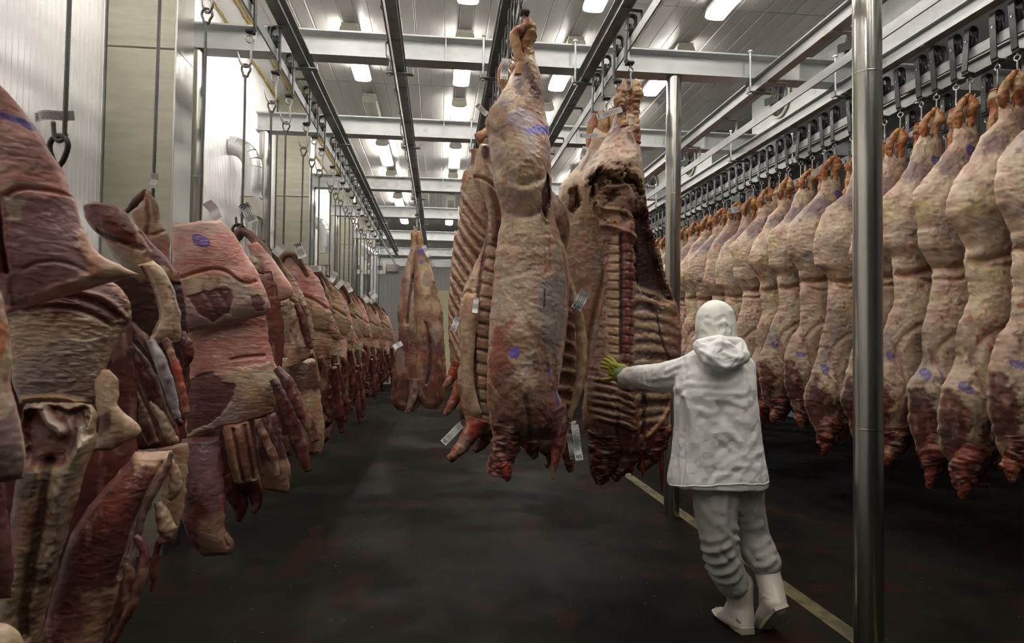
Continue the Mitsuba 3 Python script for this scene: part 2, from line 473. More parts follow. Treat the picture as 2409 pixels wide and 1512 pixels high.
TR = {}
for s in (1, -1):
    g = (lambda m: m) if s > 0 else mir
    TR[s] = [mikit.ply(g(fr), 'm_trolley'), mikit.ply(g(foot), 'm_trolley'), mikit.ply(g(wheel), 'm_trolley', smooth=35), mikit.ply(g(axle), 'm_hook', smooth=40)]
# short hook of the carcass rails: link, ring, shank and a blunt J, from the foot (z = 0) down
ring = lambda r, q, z, n=20: tube([(r * math.cos(a), 0, z + r * math.sin(a)) for a in np.linspace(0, 2 * PI, n)], q, 7, cap=False)
link = cat([tube(curve([(0, 0, .01), (0, 0, -.03)], 4), .005, 7)])
hook = cat([xf(ring(.019, .0055, -.044), rz=.9), tube(curve([(0, 0, -.062), (.002, 0, -.10), (.004, 0, -.145), (.0, 0, -.175), (-.022, 0, -.190), (-.043, 0, -.172), (-.048, 0, -.150)], 22), np.r_[np.full(18, .0062), .0055, .0045, .003, .001], 8)])
linkd, hookd = mikit.ply(link, 'm_hook', smooth=40), mikit.ply(hook, 'm_hook', smooth=50)
# hook of the left rail: ring, long shank and a sharp J that carries the rod's eye
lh = cat([xf(ring(.024, .007, -.040), rz=.3), tube(curve([(.016, 0, -.058), (.012, 0, -.085), (.012, 0, -.15), (.006, 0, -.205), (-.018, 0, -.222), (-.040, 0, -.208), (-.062, 0, -.15), (-.070, 0, -.125)], 26), np.r_[np.full(20, .0078), .0075, .007, .006, .0045, .003, .0008], 8)])
lhd = mikit.ply(lh, 'm_hook', smooth=50)
# rod: eye, long shaft, lower J that holds a ring with a wedge shank
EYEZ = -.205


def rodmesh(L):
    e = tube([(0.030 * math.sin(a) * (1 - .25 * (a > PI)), 0, .030 * math.cos(a) - .03 - (0.02 if PI * .8 < a < PI * 1.2 else 0)) for a in np.linspace(0, 2 * PI, 22)], .0065, 7, cap=False)
    sh = tube(np.vstack([[(0, 0, -.068), (.002, 0, -L * .35), (.001, 0, -L * .7), (0, 0, -L + .06)], curve([(0, 0, -L + .03), (-.005, 0, -L + .006), (-.018, 0, -L), (-.030, 0, -L + .016), (-.036, 0, -L + .062)], 16)]), .0075, 8)
    return cat([e, sh])


def eyehook():
    e = tube([(0.034 * math.sin(a), 0, -.034 + .034 * math.cos(a) - .030 * max(0, -math.cos(a)) ** 3) for a in np.linspace(0, 2 * PI, 26)], .0085, 8, cap=False)
    return cat([e, tube([(0, 0, -.092), (0, .0, -.13), (.01, 0, -.24)], [.011, .009, .006], 8)])


def trolley(rail, y, label, group, hooked=True, left=False, tilt=0.0, rz=0.0):
    xb, xr = RAILS[rail]
    s = 1 if rail < 2 else -1
    k = thing('rail_trolley', label, 'trolley', group)
    M = T4().translate([xr, y, BAR1]).rotate([0, 1, 0], tilt)
    for n_, d in zip(('strap', 'foot', 'wheel', 'axle'), TR[s]):
        part(n_, k, d, None, to_world=M)
    if hooked:
        Mh = T4().translate([xr, y, BAR1 - .185]).rotate([0, 0, 1], rz)
        part('link', k, linkd, None, to_world=Mh)
        part('hook', k, lhd if left else hookd, None, to_world=Mh)
    return k


# the left rail, each trolley with its sharp hook and a long rod
LEFT_Y = [2.36, 3.07, 3.65, 4.37, 5.03, 5.50, 6.20, 6.60, 7.01, 7.72, 8.1, 8.5, 8.94, 9.35, 9.75, 10.2, 10.7, 11.2, 11.7, 12.2, 12.8, 13.4, 14.0]
NTH = ['nearest', 'second', 'third', 'fourth', 'fifth', 'sixth', 'seventh', 'eighth', 'ninth', 'tenth']
rods = {}
for i, y in enumerate(LEFT_Y):
    trolley(0, y, 'black wheeled trolley on the left rail with a sharp hook and a long rod', 'trolleys on the left rail', left=True, rz=float(rng.uniform(-35, 35)), tilt=float(rng.uniform(-2, 2)))
    L = (1.02, 1.06, 1.10)[i % 3] if i > 2 else (1.07, 1.20, 1.22)[i]
    if L not in rods:
        rods[L] = mikit.ply(rodmesh(L), 'm_rod', smooth=50)
    top = BAR1 - .185 + EYEZ
    nm = NTH[i] if i < 10 else None
    k = thing('hook_rod', f'{nm} long steel hook rod from the camera, hanging from the left rail' if nm else 'long thin steel hook rod far down the left rail', 'hook rod', None if nm else 'far hook rods')
    M = T4().translate([RAILS[0][1] - .02, y, top]).rotate([0, 1, 0], float(rng.uniform(-.4, .4)))
    part('rod', k, rods[L], None, to_world=M)
    if 'eye' not in rods:
        rods['eye'] = mikit.ply(eyehook(), 'm_trolley', smooth=50)
    part('eye_hook', k, rods['eye'], None, to_world=T4().translate([RAILS[0][1] - .038, y, top - L + .018]).rotate([0, 0, 1], 20 if i % 2 else -15))
# middle rails
MID3 = [2.6, 2.9, 3.9, 4.12, 4.32, 4.5, 4.75, 4.95, 5.2, 5.5, 5.8, 6.2, 6.6, 7.0]
for y in MID3:
    trolley(2, y, 'black wheeled trolley on the rail above the middle carcasses', 'trolleys on the middle rail', tilt=float(rng.uniform(-2, 2)), rz=float(rng.uniform(-40, 40)))
for y in (4.52, 4.85, 5.2, 5.55):
    trolley(3, y, 'black wheeled trolley carrying the carcasses the worker pushes', 'trolleys on the worker\'s rail', tilt=float(rng.uniform(-2, 2)), rz=float(rng.uniform(-40, 40)))
for y in (10.5, 10.75):
    trolley(1, y, 'small trolley holding the far carcass pair on the second rail', 'trolleys of the far pair')
# ---------------------------------------------------------------- meat: closed solids lofted between two traced edges, with relief and grain of their own
def f_meat_bump(p, n, uv):
    return fbm(p.x * 130, p.y * 130, p.z * 75, 3) * 0.0016 + fbm(p.x * 30, p.y * 30, p.z * 45, 2) * 0.003


mat('m_meat', {'type': 'bumpmap', 'tex': proc(f_meat_bump, 8e-4), 'scale': 1.0, 'nested': pr({'type': 'mesh_attribute', 'name': 'vertex_color'}, 0.40, spec=0.42)})

FAT, FATP, FATY, FATO = V3(.60, .46, .33), V3(.55, .36, .26), V3(.56, .44, .23), V3(.55, .27, .09)
MUS, MUSR, MUSD, PURP, MEMB = V3(.072, .027, .026), V3(.145, .036, .025), V3(.030, .012, .010), V3(.17, .105, .12), V3(.34, .27, .275)
RED, BLOOD, INK, BONE, DARK, BROWN = V3(.33, .055, .025), V3(.17, .018, .010), V3(.050, .040, .26), V3(.50, .36, .20), V3(.02, .010, .008), V3(.17, .085, .05)
PINK, PINKR, TAN = V3(.54, .29, .24), V3(.42, .17, .135), V3(.40, .27, .16)


def nz(P, s, octv=3, seed=0):
    return meshkit.fbm(np.asarray(P) * s, octv, seed)


def sst(a, b, x):
    t = np.clip((x - a) / (b - a), 0, 1)
    return t * t * (3 - 2 * t)


def lerp(a, b, t):
    return a + (b - a) * t[:, None]


def seg_dist(q, line):
    d = np.full(len(q), 1e9)
    for a, b in zip(line[:-1], line[1:]):
        ab = b - a
        t = np.clip(((q - a) @ ab) / (ab @ ab + 1e-12), 0, 1)
        d = np.minimum(d, np.linalg.norm(q - a - t[:, None] * ab, axis=1))
    return d


def poly_sdf(q, poly):
    """Positive inside."""
    d = seg_dist(q, np.vstack([poly, poly[:1]]))
    ins = np.zeros(len(q), bool)
    for (x1, y1), (x2, y2) in zip(poly, np.roll(poly, -1, axis=0)):
        c = (y1 > q[:, 1]) != (y2 > q[:, 1])
        ins ^= c & (q[:, 0] < (x2 - x1) * (q[:, 1] - y1) / (y2 - y1 + 1e-12) + x1)
    return np.where(ins, d, -d)


def style(nm, L, seed):
    """Vertex colours of a kind of surface; L: local points in metres (across, depth, height)."""
    a, b, c = nz(L * [1, 1, .7], 7, 4, seed), nz(L * [1, 1, .45], 26, 3, seed + 7), nz(L, 70, 2, seed + 9)
    if nm == 'fat':                                      # cured outer fat: cream, pink and yellow mottling, purplish thin places, small red nicks
        col = lerp(np.tile(FAT, (len(L), 1)), FATP, sst(.40, .70, a))
        col = lerp(col, FATY, sst(.55, .75, nz(L, 5, 3, seed + 2)) * .8)
        col = lerp(col, MEMB * .75, sst(.58, .74, nz(L * [1, 1, .6], 4.5, 3, seed + 3)) * .6)
        col = lerp(col, RED, sst(.66, .76, nz(L * [1, 1, .5], 34, 2, seed + 4)) * sst(.45, .6, nz(L, 3.5, 2, seed + 5)) * .75)
        col = lerp(col, PURP * .6, sst(.70, .78, nz(L * [1, 1, .7], 11, 3, seed + 6)) * .7)
        col = lerp(col, V3(.40, .25, .16), sst(.52, .68, nz(L * [1.2, 1.2, .35], 13, 3, seed + 8)) * .55)
        return col * (0.44 + .46 * b + .21 * c)[:, None]
    if nm == 'dull':                                     # browner fat of the middle carcasses
        col = lerp(np.tile(V3(.44, .32, .205), (len(L), 1)), V3(.34, .185, .115), sst(.38, .66, a))
        col = lerp(col, V3(.30, .25, .24), sst(.55, .72, nz(L * [1, 1, .6], 5, 3, seed + 3)) * .6)
        col = lerp(col, V3(.25, .07, .04), sst(.60, .74, nz(L * [1, 1, .4], 22, 3, seed + 4)) * .5)
        return col * (0.45 + .54 * b + .28 * c)[:, None]
    if nm == 'muscle':
        col = lerp(np.tile(MUS, (len(L), 1)), MUSR, sst(.35, .70, a))
        col = lerp(col, V3(.36, .20, .16), sst(.60, .75, nz(L * [2, 2, .5], 16, 3, seed + 3)) * .55)
        return col * (0.52 + .46 * b + .2 * c)[:, None]
    if nm == 'pink':                                     # muscle under a pale membrane
        col = lerp(np.tile(PINK, (len(L), 1)), PINKR, sst(.35, .68, a))
        col = lerp(col, V3(.50, .37, .31), sst(.52, .72, nz(L * [.5, .5, 1.3], 12, 3, seed + 3)) * .8)
        col = lerp(col, MUS, sst(.64, .78, nz(L, 6, 3, seed + 4)) * .5)
        return col * (0.62 + .54 * b + .25 * c)[:, None]
    if nm == 'inner':                                    # inside of the chest
        col = lerp(np.tile(V3(.22, .105, .075), (len(L), 1)), V3(.36, .23, .15), sst(.42, .7, a))
        col = lerp(col, V3(.10, .025, .018), sst(.55, .72, nz(L, 11, 3, seed + 3)) * .8)
        return col * (0.42 + .46 * b + .22 * c)[:, None]
    if nm == 'brown':
        col = lerp(np.tile(V3(.25, .12, .075), (len(L), 1)), V3(.40, .27, .165), sst(.38, .66, a))
        col = lerp(col, V3(.10, .03, .022), sst(.56, .74, nz(L * [1, 1, .5], 9, 3, seed + 3)) * .8)
        return col * (0.50 + .46 * b + .2 * c)[:, None]
    if nm == 'brownd':  # brown darkened: the weak light low down is put into the colour
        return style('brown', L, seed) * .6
    raise ValueError(nm)


class Frame:
    """A vertical working plane: an origin, a turn about z; photograph outlines are laid out on it in metres."""
    def __init__(self, px, py, Y, yaw=0.0):
        self.o = at(px, py, Y=Y)
        c, s = math.cos(math.radians(yaw)), math.sin(math.radians(yaw))
        self.ex, self.n, self.ez = V3(c, s, 0), V3(s, -c, 0), V3(0, 0, 1)      # n faces the camera's side
        self.k = (Y - EYE[1]) / F

    def __call__(self, pts):
        out = []
        for p in pts:
            d = ray(*p[:2])
            t = ((self.o - EYE) @ self.n) / (d @ self.n)
            q = EYE + d * t - self.o
            out.append((q @ self.ex, q[2]))
        return np.array(out)


class Metric:
    """The same in plain metres."""
    def __init__(self):
        self.k = 1.0

    def __call__(self, pts):
        return np.array(pts, float)[:, :2]


def loft(fr, left, right, thick, back=None, NV=160, NU=90, st='fat', seed=1, feats=(), rough=.004, wrinkle=.0015, ratio=(1, 1), power=.55, bow=None, bstyle=None, twist=0.0, edge=0.0):
    """Closed solid between the LEFT and RIGHT edges (outline points, top to bottom), bulging THICK towards the viewer's side and BACK away.
    thick may be a list of values spread from top to bottom. bow: offsets of the whole towards the viewer, spread the same way."""
    from scipy.interpolate import PchipInterpolator
    Lp, Rp = fr(left), fr(right)

    def par(P):
        d = np.concatenate([[0], np.cumsum(np.linalg.norm(np.diff(P, axis=0), axis=1))])
        h = P[0, 1] - P[:, 1]
        h = h / h[-1] if np.all(np.diff(h) > 0) else d / d[-1]
        return h
    t = np.linspace(0, 1, NV)
    t = t + 0.0
    Lc, Rc = (PchipInterpolator(par(P), P)(t) for P in (Lp, Rp))
    spread = lambda v: PchipInterpolator(np.linspace(0, 1, len(v)), v)(t) if hasattr(v, '__len__') and len(v) > 2 else (np.interp(t, np.linspace(0, 1, len(v)), v) if hasattr(v, '__len__') else np.full(NV, float(v)))
    tf = spread(thick); tb = spread(back if back is not None else np.array(thick) * .8)
    bw = spread(bow) if bow is not None else np.zeros(NV)
    nf = int(NU * .62); nb = NU - nf
    sf = np.linspace(0, 1, nf, endpoint=False); sb = np.linspace(0, 1, nb, endpoint=False)
    ease = lambda s: .55 * s + .45 * (.5 - .5 * np.cos(PI * s))
    s = np.concatenate([ease(sf), 1 - ease(sb)])
    front = np.concatenate([np.ones(nf), np.zeros(nb)])
    prof = np.maximum(0, 1 - (2 * s - 1) ** 2) ** power
    # ends of the solid close over a short cap
    cap = np.minimum(1, np.minimum(t / .035, (1 - t) / .035)) ** .5
    S, Tt = np.meshgrid(s, t)
    A = Lc[:, None, 0] * (1 - S) + Rc[:, None, 0] * S
    Z = Lc[:, None, 1] * (1 - S) + Rc[:, None, 1] * S
    D = np.where(front[None, :] > 0, tf[:, None] * prof[None, :], -tb[:, None] * prof[None, :]) * cap[:, None] + bw[:, None]
    q = np.stack([A.ravel(), Z.ravel()], 1)
    wf = np.broadcast_to(front[None, :] * np.minimum(1, prof * 2.2)[None, :], A.shape).ravel() * np.repeat(np.minimum(1, cap * 1.2), NU)
    L = np.stack([q[:, 0], D.ravel(), q[:, 1]], 1)
    col = style(st, L + seed * 3.7, seed)
    if bstyle:
        col = np.where(np.broadcast_to(front[None, :] > 0, A.shape).ravel()[:, None], col, style(bstyle, L + seed * 5.1, seed + 40))
    disp = np.zeros(len(q))
    k = fr.k
    wob = (np.stack([nz(L, 16, 3, seed + 21), nz(L, 16, 3, seed + 22)], 1) - .5) * 2
    wob2 = (np.stack([nz(L, 60, 2, seed + 23), nz(L, 60, 2, seed + 24)], 1) - .5) * 2
    for f in feats:
        kind = f[0]
        if kind in ('bump', 'spot', 'hole'):
            c = fr([f[1:3]])[0]
            rx, ry, rot = f[3] * k, f[4] * k, math.radians(f[5])
            w = q + wob * min(rx, ry) * .35 - c
            u = (w[:, 0] * math.cos(rot) + w[:, 1] * math.sin(rot)) / rx
            v = (-w[:, 0] * math.sin(rot) + w[:, 1] * math.cos(rot)) / ry
            g = np.exp(-(u * u + v * v))
            if kind == 'bump':
                disp += f[6] * g * wf
            elif kind == 'spot':
                m = sst(.30, .42, g + .12 * wob2[:, 0]) * f[7] * np.minimum(1, wf * 1.5)
                col = lerp(col, f[6] * (.75 + .5 * nz(L, 40, 2, seed + 5))[:, None], m)
            else:
                m = sst(.25, .45, g + .08 * wob2[:, 0]) * np.minimum(1, wf * 1.5)
                disp -= f[6] * sst(.2, .7, g) * wf
                col = lerp(col, f[7] * (.6 + .8 * nz(L, 35, 2, seed + 5))[:, None], m)
        elif kind in ('groove', 'ridge'):
            ln, w_, dep = fr(f[1]), f[2] * k, f[3]
            ln = curve(ln, max(6, 3 * len(ln))) if len(ln) > 2 else ln
            d = seg_dist(q + wob * w_ * .5, ln)
            g = np.exp(-(d / w_) ** 2)
            disp += (dep if kind == 'ridge' else -dep) * g * wf
            if len(f) > 4 and f[4] is not None:
                col = lerp(col, f[4] * (.7 + .6 * nz(L, 45, 2, seed + 6))[:, None], sst(.25, .8, g + .25 * wob2[:, 0]) * (f[5] if len(f) > 5 else .8) * np.minimum(1, wf * 1.5))
        elif kind == 'patch':
            pl, c, soft, amp = fr(f[1]), f[2], f[3] * k, f[4] * k
            d = poly_sdf(q + wob * amp + wob2 * amp * .45, pl)
            m = sst(-soft, soft, d) * (f[5] if len(f) > 5 else 1.0) * np.minimum(1, wf * 2)
            tex = style(f[6], L + seed * 2.2, seed + 60) if len(f) > 6 and f[6] else c * (.62 + .5 * nz(L * [1, 1, .5], 40, 3, seed + 8) + .3 * nz(L, 9, 2, seed + 2))[:, None]
            col = lerp(col, tex, m)
            if len(f) > 7:
                disp += f[7] * sst(-soft * 1.2, soft * 1.2, d) * wf
        elif kind == 'ribs':                              # (.., polyline of rib starts, polyline of rib ends, count, width, height, bone colour, gap colour)
            a, b = curve(fr(f[1]), 40), curve(fr(f[2]), 40)
            g = np.zeros(len(q))
            n = f[3]
            for i in range(n):
                u = (i + .5) / n
                p0, p1 = a[int(u * 39)], b[int(u * 39)]
                mid = (p0 + p1) / 2 + V3(0, f[8] * k if len(f) > 8 else 0)[:2] if len(f) > 8 else (p0 + p1) / 2
                d = seg_dist(q + wob * f[4] * k * .5, curve([p0, mid, p1], 8))
                g = np.maximum(g, np.exp(-(d / (f[4] * k)) ** 2))
            reg = poly_sdf(q, np.vstack([a, b[::-1]]))
            ins = sst(-f[4] * k, f[4] * k, reg) * np.minimum(1, wf * 2)
            disp += f[5] * (g - .4) * ins
            tone = .65 + .7 * nz(L, 38, 3, seed + 31)
            col = lerp(col, f[7] * tone[:, None], ins * sst(.75, .3, g + .25 * wob2[:, 1]) * .9)
            col = lerp(col, f[6] * tone[:, None], ins * sst(.5, .95, g + .3 * wob2[:, 0]) * .8)
        elif kind == 'stamp':                             # round inspection stamp, faint lettering bars inside
            c = fr([f[1:3]])[0]
            w = q + wob2 * f[3] * k * .10 - c
            rot = math.radians(f[5]); u = (w[:, 0] * math.cos(rot) + w[:, 1] * math.sin(rot)) / (f[3] * k); v = (-w[:, 0] * math.sin(rot) + w[:, 1] * math.cos(rot)) / (f[4] * k)
            r = np.hypot(u, v)
            bars = sst(.2, .6, np.abs(np.sin(v * 7.5)) * (.6 + .8 * nz(L, 160, 2, 3)))
            m = sst(1.06, .96, r) * np.maximum(sst(.72, .82, r), .50 + .40 * bars) * (f[6] if len(f) > 6 else .85)
            col = lerp(col, INK, m * np.minimum(1, wf * 2))
    # small-scale relief
    wr = (nz(L * [1, 1, .8], 9, 4, seed + 11) - .5) * 2 * rough + (np.abs(nz(L * [1, 1, 2.2], 26, 3, seed + 12) - .5) * 2 - .35) * wrinkle * 2 + (nz(L, 55, 3, seed + 13) - .5) * wrinkle * 1.6
    sgn = np.where(np.broadcast_to(front[None, :] > 0, A.shape).ravel(), 1.0, -1.0)
    D = D.ravel() + disp + wr * sgn * np.repeat(np.minimum(1, cap * 1.1), NU)
    # ragged outline
    eg = (np.stack([nz(np.stack([L[:, 0] * 0 + (s > .5)[None, :].repeat(NV, 0).ravel() * 9, L[:, 2] * 0, L[:, 2]], 1), 24, 3, seed + 15)], 1)[:, 0] - .5) * 2 * edge
    A = A.ravel() + eg * np.sign(S.ravel() - .5) * np.abs(2 * S.ravel() - 1) ** 4
    Z = Z.ravel() + (nz(np.stack([A, A * 0, A * 0], 1), 28, 3, seed + 16) - .5) * 2 * edge * np.repeat(np.clip((np.abs(t - .5) * 2 - .7) / .3, 0, 1), NU)
    if isinstance(fr, Metric):
        v = np.stack([A, -D, Z], 1)
    else:
        v = fr.o + A[:, None] * fr.ex + D[:, None] * fr.n + Z[:, None] * fr.ez
    i, j = np.meshgrid(np.arange(NV - 1), np.arange(NU), indexing='ij')
    a, b, c, d = i * NU + j, i * NU + (j + 1) % NU, (i + 1) * NU + (j + 1) % NU, (i + 1) * NU + j
    f = np.vstack([np.stack([a, d, c], -1).reshape(-1, 3), np.stack([a, c, b], -1).reshape(-1, 3)])
    # close the two ends
    c0, c1 = v[:NU].mean(0), v[-NU:].mean(0)
    n = len(v)
    v = np.vstack([v, c0, c1]); col = np.vstack([col, col[:NU].mean(0), col[-NU:].mean(0)])
    jj = np.arange(NU)
    f = np.vstack([f, np.stack([np.full(NU, n), jj, (jj + 1) % NU], 1), np.stack([np.full(NU, n + 1), (NV - 1) * NU + (jj + 1) % NU, (NV - 1) * NU + jj], 1)])
    return trimesh.Trimesh(v, f, process=False), np.clip(col, .003, .9)


def meat(base, parent, fr, left, right, thick, label=None, **k):
    m, c = loft(fr, left, right, thick, **k)
    return part(base, parent, m, 'm_meat', smooth=True, color=c, label=label)


def meat_ply(*a, **k):
    m, c = loft(*a, **k)
    return mikit.ply(m, 'm_meat', smooth=True, color=c)
# ---------------------------------------------------------------- the long row of beef sides on the right
def limb(pts, rad, seed=1, n=18, nv=40, st='hock', flat=1.0, tipcol=None, rough=.006, colors=None):
    """A knobbly limb along a curve with vertex colours."""
    c = curve(pts, nv)
    rr = np.interp(np.linspace(0, 1, nv), np.linspace(0, 1, len(rad)), rad)
    m = tube(c, rr, n)
    v = np.array(m.vertices); nn = np.array(m.vertices)
    ax = np.vstack([np.repeat(c, n, 0), c[:1], c[-1:]])
    d = v - ax
    ln = np.linalg.norm(d, axis=1, keepdims=True); ln[ln == 0] = 1
    g = (nz(v + seed, 22, 3, seed) - .5) * 2 * rough + (nz(v + seed, 60, 2, seed + 1) - .5) * rough
    v = v + d / ln * g[:, None]
    v[-2:] += (nz(v[-2:], 20, 2, seed)[:, None] - .5) * .01
    P = v + seed * 2.1
    if colors is None:
        colors = (V3(.46, .235, .075), V3(.36, .085, .035), V3(.52, .36, .19), V3(.13, .045, .035))
    col = lerp(np.tile(colors[0], (len(v), 1)), colors[1], sst(.42, .66, nz(P * [1, 1, .5], 20, 3, seed + 3)))
    col = lerp(col, colors[2], sst(.55, .7, nz(P * [1, 1, .4], 17, 3, seed + 4)) * .9)
    col = lerp(col, colors[3], sst(.60, .72, nz(P * [1, 1, .35], 24, 3, seed + 5)) * .8)
    col = col * (.40 + .85 * nz(P * [1, 1, .6], 45, 3, seed + 6))[:, None]
    if tipcol is not None:
        f = np.r_[np.repeat(np.linspace(0, 1, nv), n), 0, 1]
        col = lerp(col, np.asarray(tipcol, float) * (.6 + .8 * nz(P, 40, 3, seed + 7))[:, None], sst(tipcol_at, 1.0, f) if False else sst(.72, .95, f))
    return trimesh.Trimesh(v, m.faces, process=False), np.clip(col, .003, .9)


def merge(ms):
    """Several coloured meshes of ONE part (overlapping lobes of one piece)."""
    return cat([m for m, c in ms]), np.vstack([c for m, c in ms])


C3col = (V3(.42, .24, .10), V3(.32, .10, .05), V3(.50, .36, .22), V3(.12, .05, .04))


def limb_px(pts, rad_px, Y, seed, **k):
    """A limb along photograph positions (px, py[, depth offset])."""
    P = [at(p[0], p[1], Y=Y + (p[2] if len(p) > 2 else 0)) for p in pts]
    return limb(P, [r * Y / F for r in rad_px], seed, **k)


def add(base, parent, mc, label=None):
    m, c = mc
    return part(base, parent, m, 'm_meat', smooth=True, color=c, label=label)


def hock_y(seed, s=1.0):
    """The forked hock: shank and heel tendon meeting over the hook."""
    r = np.random.default_rng(seed)
    j = lambda a=.008: float(r.uniform(-a, a))
    a = limb([(.012, 0, .004), (.020 + j(), 0, -.028), (.024 + j(), 0, -.065), (.020, 0, -.11), (.016 + j(), 0, -.16), (.004 + j(), 0, -.22), (-.012, 0, -.29), (-.03, 0, -.38)], [.018, .046, .050, .034, .030, .030, .040, .060], seed, n=22, nv=60, rough=.010)
    b = limb([(.004, -.006, -.008), (-.030 + j(), -.010, -.035), (-.062 + j(), -.010, -.085), (-.088 + j(), -.010, -.130), (-.092, -.008, -.185), (-.082 + j(), -.004, -.25), (-.066, 0, -.34)], [.016, .022, .027, .034, .024, .019, .042], seed + 5, n=20, nv=56, rough=.010)
    c = limb([(-.030, -.018, -.20), (-.036, -.022, -.27), (-.04, -.02, -.36)], [.010, .014, .03], seed + 9, n=12, nv=24, colors=(V3(.13, .075, .075), V3(.24, .12, .09), V3(.38, .26, .15), V3(.06, .03, .03)))
    return merge([a, b, c])


def hock_stub(seed):
    a = limb([(-.03, 0, -.07), (-.028, 0, -.10), (-.034, 0, -.15), (-.034, 0, -.20), (-.042, 0, -.27), (-.06, 0, -.40)], [.034, .046, .030, .037, .025, .05], seed, n=20, nv=56, rough=.010)
    b = limb([(-.03, 0, -.062), (-.03, 0, -.075)], [.028, .038], seed + 2, nv=4, colors=(V3(.34, .05, .04), V3(.42, .10, .08), V3(.45, .25, .2), V3(.2, .03, .03)))
    return merge([a, b])


def side_variant(i):
    r = np.random.default_rng(100 + i)
    j = lambda a=.034: float(r.uniform(-a, a))
    Lf = [(-.11, -.20), (-.14 + j(), -.30), (-.21 + j(), -.42), (-.31 + j(), -.56), (-.40 + j(), -.70), (-.435 + j(), -.90), (-.41 + j(), -1.03), (-.355 + j(), -1.13), (-.325 + j(), -1.21), (-.34 + j(), -1.42), (-.36 + j(), -1.62), (-.42 + j(.03), -1.82), (-.49 + j(.03), -2.0), (-.51 + j(.03), -2.18), (-.47 + j(.03), -2.34), (-.42, -2.46), (-.36, -2.52)]
    Rt = [(.055, -.20), (.065, -.32), (.09 + j(), -.5), (.115 + j(), -.7), (.12 + j(), -.9), (.10 + j(), -1.06), (.06 + j(), -1.20), (.05 + j(), -1.42), (.045 + j(), -1.62), (.04 + j(), -1.8), (.02 + j(), -1.97), (-.02, -2.14), (-.06, -2.28), (-.12, -2.40), (-.24, -2.50), (-.30, -2.52)]
    wz = -1.13 + j(.07)
    P = V3(.15, .085, .10)
    feats = [
        ('bump', -.16, -.78, .22, .26, 0, .03 + j(.015)), ('bump', -.12, -1.5, .16, .22, 0, .02 + j(.015)), ('bump', -.30, -2.08, .16, .24, -10, .045),
        ('groove', [(-.42, wz + .05 + j(.05)), (-.25, wz - .04 + j(.03)), (-.10, wz - .02 + j(.03)), (.12, wz + .05 + j(.07))], .022, .040 + j(.012), V3(.34, .16, .10), .32),
        ('groove', [(-.34, wz - .06 + j(.05)), (-.22, wz - .11 + j(.04)), (-.06, wz - .09 + j(.05))], .014, .018, V3(.34, .15, .09), .3), ('groove', [(-.10 + j(.06), wz + .12), (.02, wz + .02 + j(.05)), (.10, wz - .12 + j(.05))], .016, .016),
        ('groove', [(.02, -.45), (.0, -.75), (-.04, -1.05)], .03, .018),
        ('groove', [(-.34, -1.85), (-.28, -1.70), (-.16, -1.62), (.02, -1.72)], .02, .014, V3(.34, .18, .12), .4),
        ('groove', [(-.36, -1.75), (-.31, -1.95), (-.30, -2.1)], .014, .012, V3(.25, .12, .11), .5),
        ('patch', [(-.24, -.44), (-.12, -.40), (-.05, -.50), (-.07, -.62), (-.20, -.58), (-.28, -.56)], P, .03, .06, .75),
        ('spot', -.05 + j(.08), -.84 + j(.1), .09, .11, 20, V3(.22, .145, .10), .65),
        ('spot', -.22 + j(.08), -.98 + j(.05), .08, .07, 0, V3(.26, .20, .18), .6),
        ('patch', [(-.53, -2.02 + j()), (-.45, -1.98 + j()), (-.39, -2.12 + j(.04)), (-.34 + j(.06), -2.26), (-.36, -2.44), (-.56, -2.42)], MUS * 1.2, .015, .05, .92, 'muscle', -.006), ('patch', [(-.30 + j(.05), -2.16 + j(.05)), (-.24, -2.14), (-.20 + j(.04), -2.30), (-.27, -2.36)], MUS * 1.5, .012, .05, .8, 'muscle'), ('patch', [(-.10 + j(.05), -2.02 + j(.05)), (-.03, -2.06), (-.06 + j(.04), -2.22), (-.12, -2.18)], PURP * .8, .02, .05, .7),
        ('patch', [(-.46, -2.42), (-.26, -2.40), (-.05, -2.34), (-.05, -2.6), (-.50, -2.6)], MUSD * 1.8, .04, .07, .8, 'brown'),
        ('spot', .03, -2.0, .06, .16, 10, V3(.30, .14, .10), .6),
        ('ridge', [(-.36, -1.98), (-.28, -2.1), (-.22, -2.3)], .012, .01, FAT, .6),
        ('stamp', -.01 + j(.04), -.41 + j(.05), .034, .042, 10, .95), ('stamp', -.41 + j(.03), -1.92 + j(.07), .026, .040, 20 + j(60), .8),
    ]
    for q in range(26):
        feats.append(('spot', -.15 + j(.27), -1.3 + j(.95), .007 + abs(j(.006)), .012 + abs(j(.025)), j(60), V3(.30, .09, .05) if q % 3 else V3(.16, .08, .07), .6))
    if i in (1, 4):
        feats.append(('patch', [(-.02, -1.50), (.05, -1.52), (.02, -1.68), (-.05, -1.62)] if i == 1 else [(-.05, -.90), (.04, -.92), (.03, -1.06), (-.08, -1.04)], MUS * 1.3, .008, .03, .95, 'muscle', -.01))
    if i == 0:
        feats.append(('patch', [(-.10, -1.72), (.0, -1.60), (.04, -1.70), (-.02, -1.80)], V3(.10, .045, .05), .006, .03, .95, 'muscle', -.012))
    body = loft(Metric(), Lf, Rt, [.04, .065, .10, .125, .13, .095, .095, .10, .105, .10, .07, .03], [.03, .03, .045, .06, .06, .035, .03, .03, .035, .04, .03, .02],
                NV=230, NU=126, st='fat', seed=200 + i * 13, feats=feats, rough=.015, wrinkle=.0048, edge=.010, bstyle='inner')
